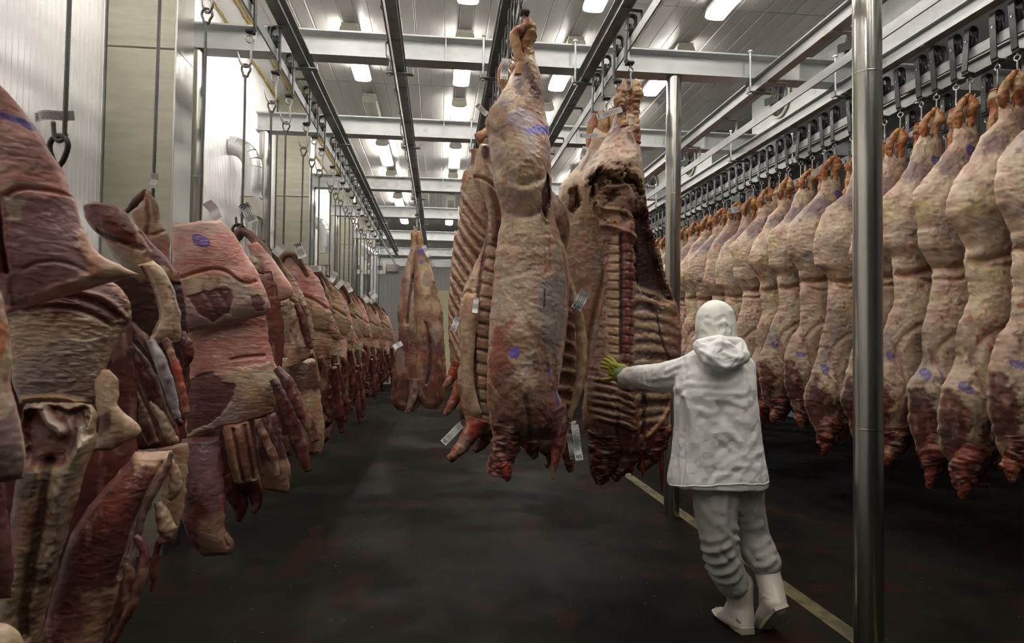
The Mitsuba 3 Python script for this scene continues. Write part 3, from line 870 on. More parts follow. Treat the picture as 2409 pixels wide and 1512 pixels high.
    neck = merge([limb([(-.30, -.02, -2.36), (-.32 + j(), -.02, -2.48), (-.34 + j(), .0, -2.58 + j())], [.11, .085, .045], 300 + i, rough=.022, n=26, nv=44, colors=(V3(.12, .04, .035), V3(.24, .05, .03), V3(.36, .22, .15), V3(.04, .012, .012))),
                  limb([(-.33, -.03, -2.50), (-.36, -.03, -2.58), (-.375 + j(), -.02, -2.66 + j())], [.05, .04, .018], 320 + i, rough=.012, colors=(V3(.22, .055, .03), V3(.16, .03, .02), V3(.34, .18, .10), V3(.07, .02, .02))),
                  limb([(-.19, .02, -2.34), (-.20, .02, -2.46), (-.22 + j(), .03, -2.58 + j(.04))], [.08, .06, .03], 340 + i, rough=.018, n=22, colors=(V3(.07, .025, .022), V3(.16, .03, .025), V3(.25, .14, .1), V3(.02, .008, .008)))])
    shank = limb([(-.10, .03, -2.20), (-.12, .02, -2.34), (-.145 + j(), .01, -2.47 + j())], [.09, .06, .03], 360 + i, rough=.012, colors=(V3(.20, .09, .07), V3(.13, .04, .04), V3(.42, .28, .18), V3(.06, .02, .02)))
    flank = limb([(-.43, -.04, -1.95), (-.47, -.05, -2.12), (-.45, -.04, -2.30), (-.42, -.02, -2.42)], [.02, .05, .05, .02], 380 + i, rough=.010, colors=(V3(.12, .045, .05), V3(.18, .06, .06), V3(.36, .24, .18), V3(.06, .02, .02)))
    out = {'flesh': body, 'neck': neck, 'foreshank': shank, 'hock': hock_y(400 + i)}
    if i % 2:
        out['hock_stub'] = hock_stub(420 + i)
    else:
        out['hock_stub'] = hock_stub(440 + i)
    return out


def group_of(key, mc):
    m, c = mc
    scene['shape_' + key] = {'type': 'shapegroup', 'x': mikit.ply(m, 'm_meat', smooth=True, color=c)}
    return {'type': 'instance', 'sg': {'type': 'ref', 'id': 'shape_' + key}}


NVAR = 6
SIDES = []
for i in range(NVAR):
    SIDES.append({k_: group_of(f'{k_}_{i}', mc) for k_, mc in side_variant(i).items()})

ROWPX = [2500, 2388, 2277, 2198, 2113, 2037, 1960, 1907, 1851, 1807, 1769, 1735, 1700, 1667, 1640, 1615, 1592, 1570, 1552, 1536, 1520, 1506, 1494]
XH = 3.66
ordn = ['beef side cut off by the right edge of the photo in the long right row', 'second beef side from the right edge in the long row, round blue stamps', 'third beef side from the right edge, just right of the near post', 'beef side half hidden behind the near post on its right', 'beef side mostly hidden behind the near steel post', 'first pale beef side left of the near post, white tag round its hock', 'second pale beef side left of the near post, its leg bluish', 'third pale beef side left of the near post', 'fourth pale beef side left of the near post', 'fifth pale beef side left of the near post']
row_tags = []
for q, px in enumerate(ROWPX):
    a = at(px, 250, X=XH)
    y = a[1]
    v = [4, 1, 0, 2, 3, 5, 4, 2, 1, 0, 5, 3][q % 12]
    r = np.random.default_rng(900 + q)
    sx, sz, rz_ = float(r.uniform(.93, 1.06)), float(r.uniform(.955, 1.03)), float(r.uniform(-9, 6))
    if q < 4:
        rz_ = -3
    zt = 3.285 + float(r.uniform(-.02, .02))
    nm = ordn[q] if q < len(ordn) else 'small far pale beef side in the receding part of the long row on the right'
    k = thing('carcass', nm, 'beef side', None if q < len(ordn) else 'far beef sides of the long row')
    M = T4().translate([XH, y, zt]).rotate([0, 0, 1], rz_).rotate([0, 1, 0], float(r.uniform(-1.2, 1.2))).scale([sx, 1, sz])
    for pn in ('flesh', 'neck', 'foreshank', 'hock'):
        part(pn, k, SIDES[v][pn], None, to_world=M)
    # its other half hangs right behind it, back to back
    yn = at(ROWPX[q + 1], 250, X=XH)[1] if q + 1 < len(ROWPX) else y + .5
    yb = y + (yn - y) * (.47 if q > 3 else .40)
    k = thing('carcass', 'beef half hanging back to back behind another in the long row, cut hock stub showing', 'beef side', 'back halves of the long row')
    v2 = (v + 3) % NVAR
    M = T4().translate([XH + .03, yb, zt - .0]).scale([.97, -1, .985])
    part('hock_stub', k, SIDES[v2]['hock_stub'], None, to_world=M)
    for pn in ('flesh', 'neck'):
        part(pn, k, SIDES[v2][pn], None, to_world=M.translate([.12, 0, 0]).scale([.86, .22, .97]))
    for yy in (y, yb):
        trolley(5, yy, 'black wheeled trolley carrying a beef side in the long row on the right', 'trolleys of the long row', tilt=float(rng.uniform(-6, 6)), rz=float(rng.uniform(40, 110)))

# a second row on the far right rail, mostly hidden by the long row
y = 3.3
q = 0
while y < 15:
    r = np.random.default_rng(1500 + q)
    k = thing('carcass', 'beef side on the far right rail behind the long row, mostly hidden', 'beef side', 'beef sides behind the long row')
    M = T4().translate([4.50, y, 3.28]).rotate([0, 0, 1], float(r.uniform(-10, 10))).scale([float(r.uniform(.85, .95)), .8, float(r.uniform(.95, 1.0))])
    v = (q * 5 + 2) % NVAR
    for pn in ('flesh', 'neck', 'foreshank', 'hock'):
        part(pn, k, SIDES[v][pn], None, to_world=M)
    trolley(6, y, 'black wheeled trolley on the far right rail', 'trolleys of the far right rail', rz=60.0)
    y += .46; q += 1
# ---------------------------------------------------------------- forequarters on the hook rods along the left wall
BRN = (V3(.16, .08, .05), V3(.10, .033, .024), V3(.28, .19, .12), V3(.045, .016, .013))
REDL = (V3(.115, .032, .024), V3(.075, .02, .016), V3(.25, .135, .09), V3(.035, .011, .009))
PALE = (V3(.29, .205, .13), V3(.21, .11, .07), V3(.36, .275, .185), V3(.10, .042, .03))


_F = Frame
FrameL = lambda px, py, Y, yaw: _F(px, py, Y * 1.045, yaw)


def lp(base, k, pts, rad, Y, seed, colors=BRN, n=16, nv=44, rough=.006, label=None):
    return add(base, k, limb_px(pts, rad, Y * 1.045, seed, n=n, nv=nv, colors=colors, rough=rough), label)


# -- the nearest one, cut by the photo's left edge
k = thing('beef_forequarter', 'nearest forequarter, cut by the left edge of the photo, only a grey edge showing', 'forequarter')
meat('flesh', k, FrameL(0, 950, 1.62, 25), [(-140, 640), (-150, 800), (-150, 950), (-140, 1080), (-120, 1150)], [(-15, 640), (18, 755), (28, 840), (24, 880), (42, 960), (60, 1070), (58, 1125)], [.03, .06, .07, .07, .03], NV=160, NU=90, st='dull', seed=401, edge=.004,
     feats=[('patch', [(0, 980), (40, 960), (70, 1080), (60, 1140), (-60, 1140), (-60, 1000)], PURP * .7, 6, 12, .8), ('spot', 5, 800, 10, 40, 0, V3(.42, .13, .05), .8)])
meat('shank', k, FrameL(0, 1300, 1.66, 25), [(-60, 1100), (-60, 1220), (-50, 1330), (-40, 1410)], [(8, 1100), (20, 1220), (30, 1330), (26, 1405)], [.02, .04, .05, .02], NV=90, NU=60, st='muscle', seed=402, edge=.004)
meat('shank', k, FrameL(0, 1500, 1.6, 25), [(-60, 1470), (-70, 1520), (-70, 1600)], [(20, 1468), (50, 1495), (70, 1600)], [.03, .05, .04], NV=60, NU=50, st='dull', seed=403)

# -- the big one under the first rod
k = thing('beef_forequarter', 'big forequarter under the nearest hook rod at the left, blue ink smear on top', 'forequarter')
meat('flank', k, FrameL(120, 480, 2.08, 22), [(-75, 130), (-75, 300), (-65, 450), (-40, 600), (0, 690), (18, 738)], [(-25, 175), (60, 268), (115, 350), (160, 430), (186, 500), (200, 545), (240, 602), (328, 643)], [.05, .07, .08, .09, .085, .04], back=[.10, .14, .12, .08, .04, .02], NV=240, NU=140, st='pink', seed=411, edge=.005, rough=.008, wrinkle=.002,
     feats=[('groove', [(28, 472), (60, 457), (110, 458), (150, 462), (184, 468)], 5, .014, V3(.28, .10, .07), .85), ('bump', 90, 380, 70, 90, 30, .02),
            ('patch', [(32, 478), (180, 466), (190, 560), (215, 640), (120, 690), (40, 720), (36, 600)], V3(.19, .10, .098), 6, 16, .93, None, -.004),
            ('patch', [(186, 505), (235, 592), (330, 640), (270, 665), (214, 655), (196, 610), (184, 560)], V3(.44, .33, .215), 5, 14, .95, 'dull', .006),
            ('patch', [(20, 480), (70, 475), (60, 520), (32, 530)], V3(.38, .31, .22), 5, 14, .7), ('patch', [(-80, 430), (20, 470), (34, 560), (40, 720), (-80, 720)], V3(.10, .024, .018), 5, 8, .9, 'muscle'),
            ('spot', 35, 293, 34, 7, -12, INK * 1.3, .75), ('spot', 68, 304, 18, 9, -30, INK, .8), ('groove', [(0, 480), (8, 540), (20, 640)], 6, .03, MUSD, .8), ('groove', [(60, 640), (130, 620), (200, 640)], 5, .006)])
meat('chuck', k, FrameL(150, 830, 2.25, 22), [(0, 700), (15, 760), (20, 830), (30, 900), (45, 950)], [(255, 655), (296, 690), (312, 745), (296, 772), (262, 830), (248, 880), (236, 950)], [.05, .08, .09, .08, .04], NV=200, NU=130, st='dull', seed=421, edge=.005, rough=.008, wrinkle=.0045,
     feats=[('patch', [(0, 690), (260, 655), (320, 750), (300, 770), (180, 735), (60, 740), (0, 770)], PINK * .35, 6, 12, .9, 'muscle'), ('groove', [(100, 700), (190, 700), (280, 745)], 6, .014, MUS, .6), ('groove', [(70, 730), (170, 725), (265, 768)], 5, .012), ('ridge', [(130, 690), (220, 690), (300, 745)], 6, .012, V3(.30, .17, .13), .6),
            ('patch', [(40, 850), (150, 800), (240, 800), (235, 960), (40, 950)], V3(.25, .195, .175), 12, 20, .7), ('spot', 222, 770, 12, 10, 0, V3(.34, .16, .09), .7), ('ridge', [(55, 938), (110, 932), (160, 935), (206, 948)], 6, .02, V3(.42, .22, .09), .85)])
meat('fat_lobe', k, FrameL(265, 960, 2.22, 25), [(238, 870), (222, 905), (226, 960), (232, 1010), (215, 1060)], [(262, 868), (279, 900), (276, 945), (332, 1012), (262, 1058)], [.02, .035, .04, .035, .01], NV=110, NU=70, st='dull', seed=424, edge=.006, feats=[('patch', [(228, 980), (260, 960), (262, 1010), (232, 1030)], MUS * 1.4, 3, 6, .85)])
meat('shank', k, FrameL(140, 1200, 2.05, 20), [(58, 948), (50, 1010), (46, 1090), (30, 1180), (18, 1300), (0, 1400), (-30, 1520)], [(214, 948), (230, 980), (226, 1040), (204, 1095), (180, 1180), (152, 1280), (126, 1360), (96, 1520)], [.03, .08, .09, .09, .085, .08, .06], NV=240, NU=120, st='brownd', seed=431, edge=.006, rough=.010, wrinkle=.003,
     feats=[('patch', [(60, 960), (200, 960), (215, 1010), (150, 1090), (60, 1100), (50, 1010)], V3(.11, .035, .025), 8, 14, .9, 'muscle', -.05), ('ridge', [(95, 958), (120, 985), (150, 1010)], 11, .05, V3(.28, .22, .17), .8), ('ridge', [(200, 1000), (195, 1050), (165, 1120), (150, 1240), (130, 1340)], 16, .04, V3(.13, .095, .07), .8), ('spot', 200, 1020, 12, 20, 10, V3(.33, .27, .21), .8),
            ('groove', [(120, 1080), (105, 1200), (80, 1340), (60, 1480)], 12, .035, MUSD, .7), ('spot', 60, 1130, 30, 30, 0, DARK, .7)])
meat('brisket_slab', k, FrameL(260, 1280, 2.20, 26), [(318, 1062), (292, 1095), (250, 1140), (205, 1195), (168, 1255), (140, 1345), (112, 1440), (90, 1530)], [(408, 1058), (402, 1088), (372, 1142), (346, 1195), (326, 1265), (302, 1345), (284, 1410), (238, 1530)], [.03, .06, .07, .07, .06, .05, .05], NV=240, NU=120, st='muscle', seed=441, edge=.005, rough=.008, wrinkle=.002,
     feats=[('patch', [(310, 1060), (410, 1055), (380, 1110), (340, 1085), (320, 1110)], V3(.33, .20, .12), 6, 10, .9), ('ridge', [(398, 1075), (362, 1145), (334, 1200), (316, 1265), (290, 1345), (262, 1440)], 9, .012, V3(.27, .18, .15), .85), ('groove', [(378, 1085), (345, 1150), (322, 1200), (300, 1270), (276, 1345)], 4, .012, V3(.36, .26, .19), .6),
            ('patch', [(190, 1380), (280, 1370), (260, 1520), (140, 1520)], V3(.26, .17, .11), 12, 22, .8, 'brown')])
lp('fat_edge', k, [(404, 1064), (388, 1110), (356, 1168), (334, 1218), (318, 1280), (298, 1350), (276, 1420), (242, 1510)], [5, 8, 9, 8, 8, 9, 8, 7], 2.19, 450, (V3(.20, .13, .11), V3(.14, .06, .05), V3(.30, .21, .14), V3(.08, .03, .03)), nv=80)
lp('fat_lump', k, [(396, 1085), (410, 1110), (412, 1150), (398, 1172)], [8, 13, 14, 7], 2.25, 451, PALE)
lp('fat_lump', k, [(372, 1180), (380, 1205), (392, 1240), (376, 1275)], [8, 14, 19, 8], 2.22, 452, PALE, rough=.010)
lp('rib_strip', k, [(316, 1262), (336, 1288), (338, 1330), (322, 1390), (296, 1450), (262, 1510)], [7, 11, 11, 10, 10, 8], 2.14, 453, REDL)
lp('rib_strip', k, [(296, 1325), (304, 1360), (296, 1405), (270, 1470)], [9, 14, 11, 8], 2.18, 454, BRN)
lp('rib_strip', k, [(376, 1270), (366, 1310), (362, 1345), (356, 1390)], [7, 9, 8, 5], 2.24, 455, REDL)

meat('shade_backing', k, FrameL(150, 1100, 2.46, 22), [(-80, 640), (-80, 800), (-80, 1000), (-80, 1250), (-60, 1530)], [(300, 690), (318, 860), (326, 1060), (210, 1230), (110, 1530)], [.03, .05, .05, .05, .04], NV=140, NU=90, st='muscle', seed=456, edge=.008, rough=.012, feats=[('patch', [(-90, 640), (330, 640), (330, 1500), (-90, 1500)], MUSD, 10, 30, .8, 'muscle')])  # added slab behind the gaps, their shade put into its near-black colour
# -- the one under the second rod: red neck, pointed flap, ribs seen edge-on
k = thing('beef_forequarter', 'forequarter under the second hook rod, red neck muscle and a pointed fat flap on top', 'forequarter')
meat('neck_muscle', k, FrameL(290, 570, 2.72, 25), [(196, 482), (206, 522), (238, 560), (270, 605), (300, 640), (330, 665)], [(228, 475), (284, 490), (324, 533), (366, 580), (402, 618), (428, 668)], [.05, .08, .09, .08, .07, .03], NV=150, NU=100, st='muscle', seed=461, edge=.005, rough=.010,
     feats=[('patch', [(200, 480), (290, 492), (330, 545), (310, 560), (240, 520)], V3(.26, .065, .05), 5, 8, .8, 'muscle', .01), ('groove', [(232, 545), (290, 575), (330, 590)], 5, .02, MUSD, .7), ('groove', [(300, 500), (322, 545), (352, 590)], 4, .012, V3(.40, .25, .18), .8), ('patch', [(240, 565), (330, 590), (420, 660), (340, 670), (270, 620)], V3(.42, .28, .17), 6, 14, .85, 'dull')])
meat('pointed_flap', k, FrameL(355, 550, 2.92, 12), [(343, 446), (334, 480), (312, 500), (318, 535), (340, 572), (372, 625)], [(350, 446), (368, 476), (378, 520), (401, 560), (399, 600), (410, 638)], [.01, .025, .03, .03, .03, .015], back=[.03, .06, .06, .04, .03, .015], NV=120, NU=80, st='dull', seed=464, edge=.006, feats=[('groove', [(345, 460), (352, 500), (350, 550)], 4, .012, BROWN, .5), ('groove', [(320, 540), (360, 555), (392, 540)], 4, .010), ('patch', [(372, 590), (396, 580), (400, 620), (380, 625)], V3(.33, .1, .07), 3, 6, .7)])
lp('tendon', k, [(344, 447), (326, 468), (304, 492), (296, 500)], [5, 8, 8, 4], 2.96, 465, BRN)
meat('side_fold', k, FrameL(385, 710, 2.68, 30), [(322, 622), (346, 655), (366, 705), (374, 748), (356, 785), (346, 818)], [(362, 612), (396, 652), (416, 702), (426, 752), (428, 800), (420, 808)], [.03, .045, .045, .05, .045, .012], NV=140, NU=80, st='dull', seed=466, edge=.006, feats=[('groove', [(335, 630), (362, 690), (372, 745), (352, 790)], 5, .02, V3(.16, .05, .035), .9), ('groove', [(395, 680), (408, 740), (404, 800)], 4, .010), ('patch', [(390, 640), (424, 700), (420, 760), (404, 720)], V3(.24, .17, .16), 5, 8, .7)])
lp('muscle_tip', k, [(424, 782), (436, 810), (442, 838), (433, 862)], [11, 15, 13, 4], 2.72, 467, REDL)
meat('chest_wall', k, FrameL(320, 860, 2.95, 20), [(200, 640), (205, 760), (215, 900), (240, 1010), (270, 1060)], [(420, 640), (440, 760), (446, 880), (440, 980), (420, 1050)], [.02, .03, .03, .03, .02], NV=120, NU=80, st='muscle', seed=468, edge=.006, feats=[('patch', [(190, 630), (450, 630), (450, 900), (200, 900)], MUSD, 10, 20, .9)])  # near-black patch stands for the shade in the void between the pieces
for i_, (pts, rad, cc) in enumerate([([(258, 850), (290, 898), (320, 958), (346, 1012), (362, 1046)], [12, 17, 18, 17, 11], BRN), ([(282, 800), (336, 872), (366, 936), (394, 992), (410, 1042)], [12, 20, 21, 18, 12], REDL), ([(300, 760), (350, 812), (386, 880), (402, 950), (428, 1000)], [9, 12, 11, 10, 6], REDL),
                                     ([(352, 800), (382, 862), (402, 925), (418, 985)], [9, 14, 12, 7], (V3(.27, .25, .27), V3(.20, .15, .16), V3(.38, .34, .33), V3(.13, .07, .07))), ([(388, 796), (412, 856), (428, 915), (438, 972)], [7, 9, 9, 7], (V3(.22, .06, .035), V3(.30, .05, .025), V3(.36, .2, .12), V3(.06, .015, .01)))]):
    lp('rib_strip', k, pts, rad, 2.72 - .04 * i_, 470 + i_, cc, n=20, nv=60, rough=.005)
meat('sheet', k, FrameL(405, 1160, 3.0, 22), [(368, 1050), (376, 1150), (386, 1230), (392, 1278)], [(446, 1040), (438, 1150), (422, 1240), (406, 1288)], [.02, .03, .03, .01], NV=90, NU=60, st='brown', seed=477, edge=.008)
lp('rib_fat', k, [(352, 945), (372, 970), (392, 1005), (412, 1045)], [5, 10, 12, 9], 2.60, 478, PALE, rough=.008)

# -- the one under the third rod: two broad slabs, a stamp, a long shank
k = thing('beef_forequarter', 'forequarter under the third hook rod, two broad overlapping slabs with an oval blue stamp', 'forequarter')
meat('upper_slab', k, FrameL(510, 640, 3.36, 20), [(402, 528), (405, 580), (408, 640), (412, 700), (420, 745), (434, 784)], [(517, 515), (546, 546), (576, 592), (606, 640), (626, 690), (637, 722), (622, 744)], [.04, .06, .07, .075, .075, .02], back=[.22, .20, .10, .06, .05, .02], NV=220, NU=150, st='pink', seed=481, edge=.006, rough=.006, wrinkle=.0016,
     feats=[('stamp', 472, 570, 19, 13, -28, .9), ('groove', [(405, 658), (440, 650), (490, 637), (532, 641), (552, 656), (600, 662)], 3.5, .018, V3(.33, .14, .09), .8), ('patch', [(402, 664), (440, 652), (535, 645), (560, 660), (620, 690), (640, 745), (430, 800), (408, 720)], V3(.42, .31, .20), 5, 8, .93, 'dull'),
            ('patch', [(443, 700), (480, 686), (512, 678), (536, 680), (545, 705), (541, 736), (500, 756), (468, 742)], V3(.115, .048, .046), 2.5, 6, 1.0, None, -.006), ('patch', [(588, 700), (604, 692), (620, 712), (618, 732), (600, 735), (590, 720)], V3(.13, .055, .055), 2, 4, 1.0, None, -.006), ('groove', [(480, 690), (500, 720), (515, 750)], 5, .006), ('groove', [(508, 682), (530, 715), (540, 738)], 5, .006),
            ('patch', [(402, 528), (520, 515), (545, 548), (470, 550), (404, 565)], V3(.47, .33, .27), 8, 14, .6), ('bump', 500, 590, 50, 40, 0, .015)])
meat('lower_slab', k, FrameL(540, 880, 3.45, 20), [(428, 770), (438, 825), (440, 880), (434, 945), (438, 1030)], [(622, 735), (634, 800), (646, 848), (663, 902), (652, 950), (638, 976)], [.03, .06, .07, .06, .02], NV=220, NU=150, st='pink', seed=491, edge=.008, rough=.006, wrinkle=.002,
     feats=[('stamp', 478, 795, 8, 7, -20, .8), ('patch', [(430, 770), (625, 740), (645, 850), (560, 868), (470, 880), (436, 900)], PINKR * .75, 10, 16, .7), ('groove', [(540, 846), (580, 838), (620, 836)], 3.5, .012, V3(.2, .06, .04), .7), ('patch', [(440, 905), (470, 885), (555, 868), (645, 845), (668, 900), (640, 980), (510, 1005), (436, 1040)], V3(.42, .31, .195), 5, 10, .93, 'dull', .004),
            ('patch', [(434, 905), (462, 880), (500, 872), (520, 892), (556, 902), (545, 935), (512, 985), (470, 1008), (436, 1022)], V3(.105, .042, .042), 3, 8, 1.0, None, -.008), ('patch', [(590, 880), (640, 870), (652, 900), (620, 930)], V3(.47, .37, .27), 4, 8, .7)])
meat('shank', k, FrameL(480, 1160, 3.38, 15), [(428, 1030), (414, 1090), (424, 1160), (430, 1230), (458, 1288), (478, 1308)], [(516, 1025), (524, 1090), (530, 1180), (530, 1235), (552, 1285), (548, 1302)], [.05, .09, .10, .09, .07, .02], NV=180, NU=100, st='muscle', seed=501, edge=.006,
     feats=[('patch', [(440, 1060), (515, 1050), (530, 1180), (515, 1240), (480, 1180), (450, 1120)], V3(.16, .08, .088), 8, 14, .75), ('groove', [(526, 1080), (528, 1160), (522, 1230), (535, 1280)], 3, .012, V3(.30, .05, .03), .6), ('patch', [(470, 1210), (545, 1200), (555, 1300), (470, 1305)], V3(.28, .17, .115), 8, 12, .7)])
meat('rib_plate', k, FrameL(560, 1070, 3.45, 15), [(520, 1000), (530, 1050), (540, 1100), (555, 1138)], [(585, 990), (598, 1050), (606, 1095), (613, 1132)], [.03, .05, .05, .02], NV=90, NU=60, st='brown', seed=505, edge=.006, feats=[('groove', [(548, 1010), (560, 1070), (572, 1130)], 4, .02, MUSD, .7), ('groove', [(575, 1000), (586, 1060), (596, 1125)], 4, .02, MUSD, .7)])
meat('shade_backing', k, FrameL(520, 960, 3.72, 18), [(400, 640), (396, 800), (400, 1000), (412, 1180)], [(640, 640), (668, 800), (650, 990), (604, 1150)], [.03, .04, .04, .02], NV=120, NU=90, st='muscle', seed=504, edge=.01, feats=[('patch', [(390, 640), (680, 640), (680, 1190), (390, 1190)], MUSD, 10, 30, .8, 'muscle')])  # another added backing slab, near-black in place of shade between the slabs
meat('muscle_lobe', k, FrameL(640, 1060, 3.55, 15), [(590, 975), (598, 1040), (610, 1110), (622, 1150)], [(650, 970), (668, 1050), (684, 1110), (678, 1160)], [.04, .06, .06, .02], NV=100, NU=70, st='muscle', seed=506, edge=.006, feats=[('patch', [(610, 1090), (690, 1080), (690, 1160), (615, 1160)], V3(.30, .19, .13), 8, 14, .8, 'brown')])
lp('rib_strip', k, [(650, 866), (684, 912), (712, 970), (736, 1020), (742, 1038)], [9, 14, 14, 14, 8], 3.36, 507, REDL, nv=60)
lp('rib_strip', k, [(642, 892), (668, 945), (692, 1010), (712, 1070), (726, 1108)], [9, 15, 16, 17, 9], 3.44, 508, REDL, nv=60)
lp('rib_strip', k, [(606, 985), (622, 1030), (646, 1080), (652, 1120)], [8, 10, 10, 6], 3.4, 509, BRN, nv=50)
lp('muscle_tip', k, [(560, 1100), (590, 1140), (604, 1180), (596, 1206)], [26, 24, 16, 6], 3.6, 510, REDL)
lp('muscle_tip', k, [(530, 1120), (555, 1160), (566, 1200), (560, 1224)], [24, 26, 18, 6], 3.6, 515, REDL)

# -- the one under the fourth rod: a brown loop over the hook, a pink slab and a pale sheet
k = thing('beef_forequarter', 'forequarter under the fourth hook rod, brown flesh loop over the hook above a pink slab', 'forequarter')
lp('hook_loop', k, [(548, 572), (556, 552), (568, 545), (584, 550), (600, 566), (618, 590), (630, 610)], [7, 9, 9, 10, 11, 14, 12], 4.14, 521, BRN, nv=60)
meat('pink_slab', k, FrameL(640, 640, 4.14, 25), [(580, 575), (592, 610), (604, 650), (622, 690), (640, 715)], [(604, 568), (640, 606), (668, 648), (690, 684), (686, 700)], [.03, .06, .07, .06, .02], NV=130, NU=90, st='pink', seed=522, edge=.006, feats=[('patch', [(640, 625), (668, 640), (668, 662), (640, 650)], V3(.52, .36, .30), 4, 8, .7)])
lp('cut_end', k, [(588, 608), (600, 618), (606, 640), (604, 655)], [9, 12, 11, 7], 4.05, 523, PALE)
meat('pale_sheet', k, FrameL(655, 750, 4.28, 20), [(612, 680), (622, 720), (630, 760), (631, 800)], [(676, 676), (682, 720), (682, 760), (684, 807)], [.02, .03, .03, .01], NV=110, NU=80, st='fat', seed=524, edge=.005, feats=[('groove', [(620, 690), (650, 696), (680, 690)], 2, .006, BROWN, .5), ('groove', [(622, 704), (652, 708), (682, 702)], 2, .006, BROWN, .4), ('groove', [(624, 720), (655, 723), (682, 718)], 2, .004, BROWN, .3)])
for i_, (pts, rad, cc) in enumerate([([(684, 715), (690, 750), (700, 790), (708, 820)], [7, 10, 9, 6], PALE), ([(696, 715), (710, 750), (722, 790), (732, 820)], [7, 9, 9, 6], REDL), ([(706, 700), (724, 745), (734, 800)], [6, 8, 6], PALE)]):
    lp('rib_strip', k, pts, rad, 4.2 + .04 * i_, 525 + i_, cc, nv=40, rough=.007)
meat('fat_flap', k, FrameL(690, 830, 4.25, 20), [(682, 815), (676, 840), (672, 866)], [(724, 812), (730, 835), (712, 852)], [.015, .025, .01], NV=60, NU=50, st='dull', seed=529, edge=.006)
meat('muscle_lobe', k, FrameL(690, 960, 4.35, 20), [(660, 840), (664, 900), (672, 960), (690, 1040), (700, 1075)], [(740, 845), (752, 910), (758, 960), (764, 1020), (752, 1068)], [.05, .08, .08, .07, .03], NV=130, NU=80, st='brown', seed=530, edge=.008, feats=[('patch', [(670, 860), (760, 850), (760, 940), (680, 940)], MUSD, 8, 12, .8), ('patch', [(690, 930), (760, 915), (760, 985), (700, 985)], V3(.36, .25, .16), 6, 14, .8, 'dull')])


# -- receding ones: four models, copied with their own turn and size
def quarter_variant(i):
    r = np.random.default_rng(600 + i)
    j = lambda a=.05: float(r.uniform(-a, a))
    M_ = Metric()
    out = {}
    st1 = ('pink', 'dull', 'brown', 'pink')[i]
    out['flank'] = [loft(M_, [(-.06, .06), (-.14 + j(), -.10), (-.20 + j(), -.32), (-.22 + j(), -.55)], [(.05, .06), (.20 + j(), -.12), (.31 + j(), -.36), (.36 + j(), -.58)], [.03, .07, .08, .02], NV=110, NU=80, st=st1, seed=610 + i, edge=.012, rough=.012, wrinkle=.003, feats=[('patch', [(-.20, -.30), (.10 + j(), -.26), (.36, -.40), (.36, -.60), (-.25, -.6)], V3(.42, .3, .19), .02, .05, .9, 'dull'), ('patch', [(-.10, -.36), (.12 + j(), -.34), (.16, -.46), (.0, -.52)], V3(.115, .045, .045), .008, .03, .95, None, -.006), ('groove', [(-.2, -.28), (.0, -.26), (.3, -.38)], .012, .02, V3(.3, .12, .08), .7), ('stamp', .04 + j(), -.14, .05, .035, -25)]),
                    loft(M_, [(-.25, -.45), (-.26 + j(), -.7), (-.22 + j(), -1.0)], [(.30, -.45), (.36 + j(), -.7), (.30 + j(), -.94)], [.04, .07, .02], NV=100, NU=80, st=('brown', 'pink', 'dull', 'brown')[i], seed=620 + i, edge=.014, rough=.014, wrinkle=.003, bow=[-.05, -.05, -.05], feats=[('patch', [(-.2, -.7), (.1, -.66), (.2 + j(), -.9), (-.1, -.96)], MUSD * 1.5, .01, .05, .9, 'muscle'), ('groove', [(-.1, -.5), (.05, -.7), (.08, -.95)], .02, .03, MUSD, .6)])]
    out['shank'] = [loft(M_, [(-.22, -.88), (-.24 + j(), -1.15), (-.16 + j(), -1.5), (-.06, -1.66 + j())], [(.04, -.88), (.08 + j(), -1.15), (.09 + j(), -1.45), (.06, -1.64)], [.06, .09, .08, .02], NV=110, NU=70, st='muscle', seed=630 + i, edge=.01, rough=.012, bow=[-.03, 0, 0, 0], feats=[('patch', [(-.1, -1.2), (.06, -1.15), (.05, -1.6), (-.1, -1.6)], V3(.30, .18, .14), .03, .06, .7)])]
    for n_ in range(5):
        x0 = .02 + .07 * n_ + j(.02)
        z0 = -.62 - .05 * n_ + j(.1)
        m = limb([(x0, -.06 - .02 * n_, z0), (x0 + .05, -.08, z0 - .18), (x0 + .08 + j(), -.06, z0 - .38), (x0 + .09 + j(), -.04, z0 - .52 + j(.1))], [.025, .038, .036, .018], 640 + i * 7 + n_, n=14, nv=34, colors=(BRN, REDL, PALE, BRN, REDL)[n_], rough=.010)
        out[f'rib_strip{n_}'] = [m]
    out['loop'] = [limb([(-.10, -.02, -.10), (-.06, -.03, .03), (.0, -.03, .075), (.06, -.03, .03), (.12, -.02, -.12)], [.03, .03, .028, .032, .04], 660 + i, n=14, nv=34, colors=(BRN, PALE, REDL, BRN)[i])]
    m1 = limb([(-.16, -.08, -.5), (-.2, -.1, -.7), (-.17 + j(), -.1, -.9), (-.12, -.08, -1.02)], [.03, .05, .05, .02], 670 + i, n=14, nv=34, colors=PALE, rough=.014)
    m2 = limb([(.16, -.05, -.95), (.2 + j(), -.06, -1.15), (.17, -.05, -1.3 + j(.1)), (.16, -.04, -1.4)], [.06, .07, .05, .02], 680 + i, n=16, nv=34, colors=REDL, rough=.016)
    out['fat_lobe'] = [m1]; out['muscle_lobe'] = [m2]
    return out


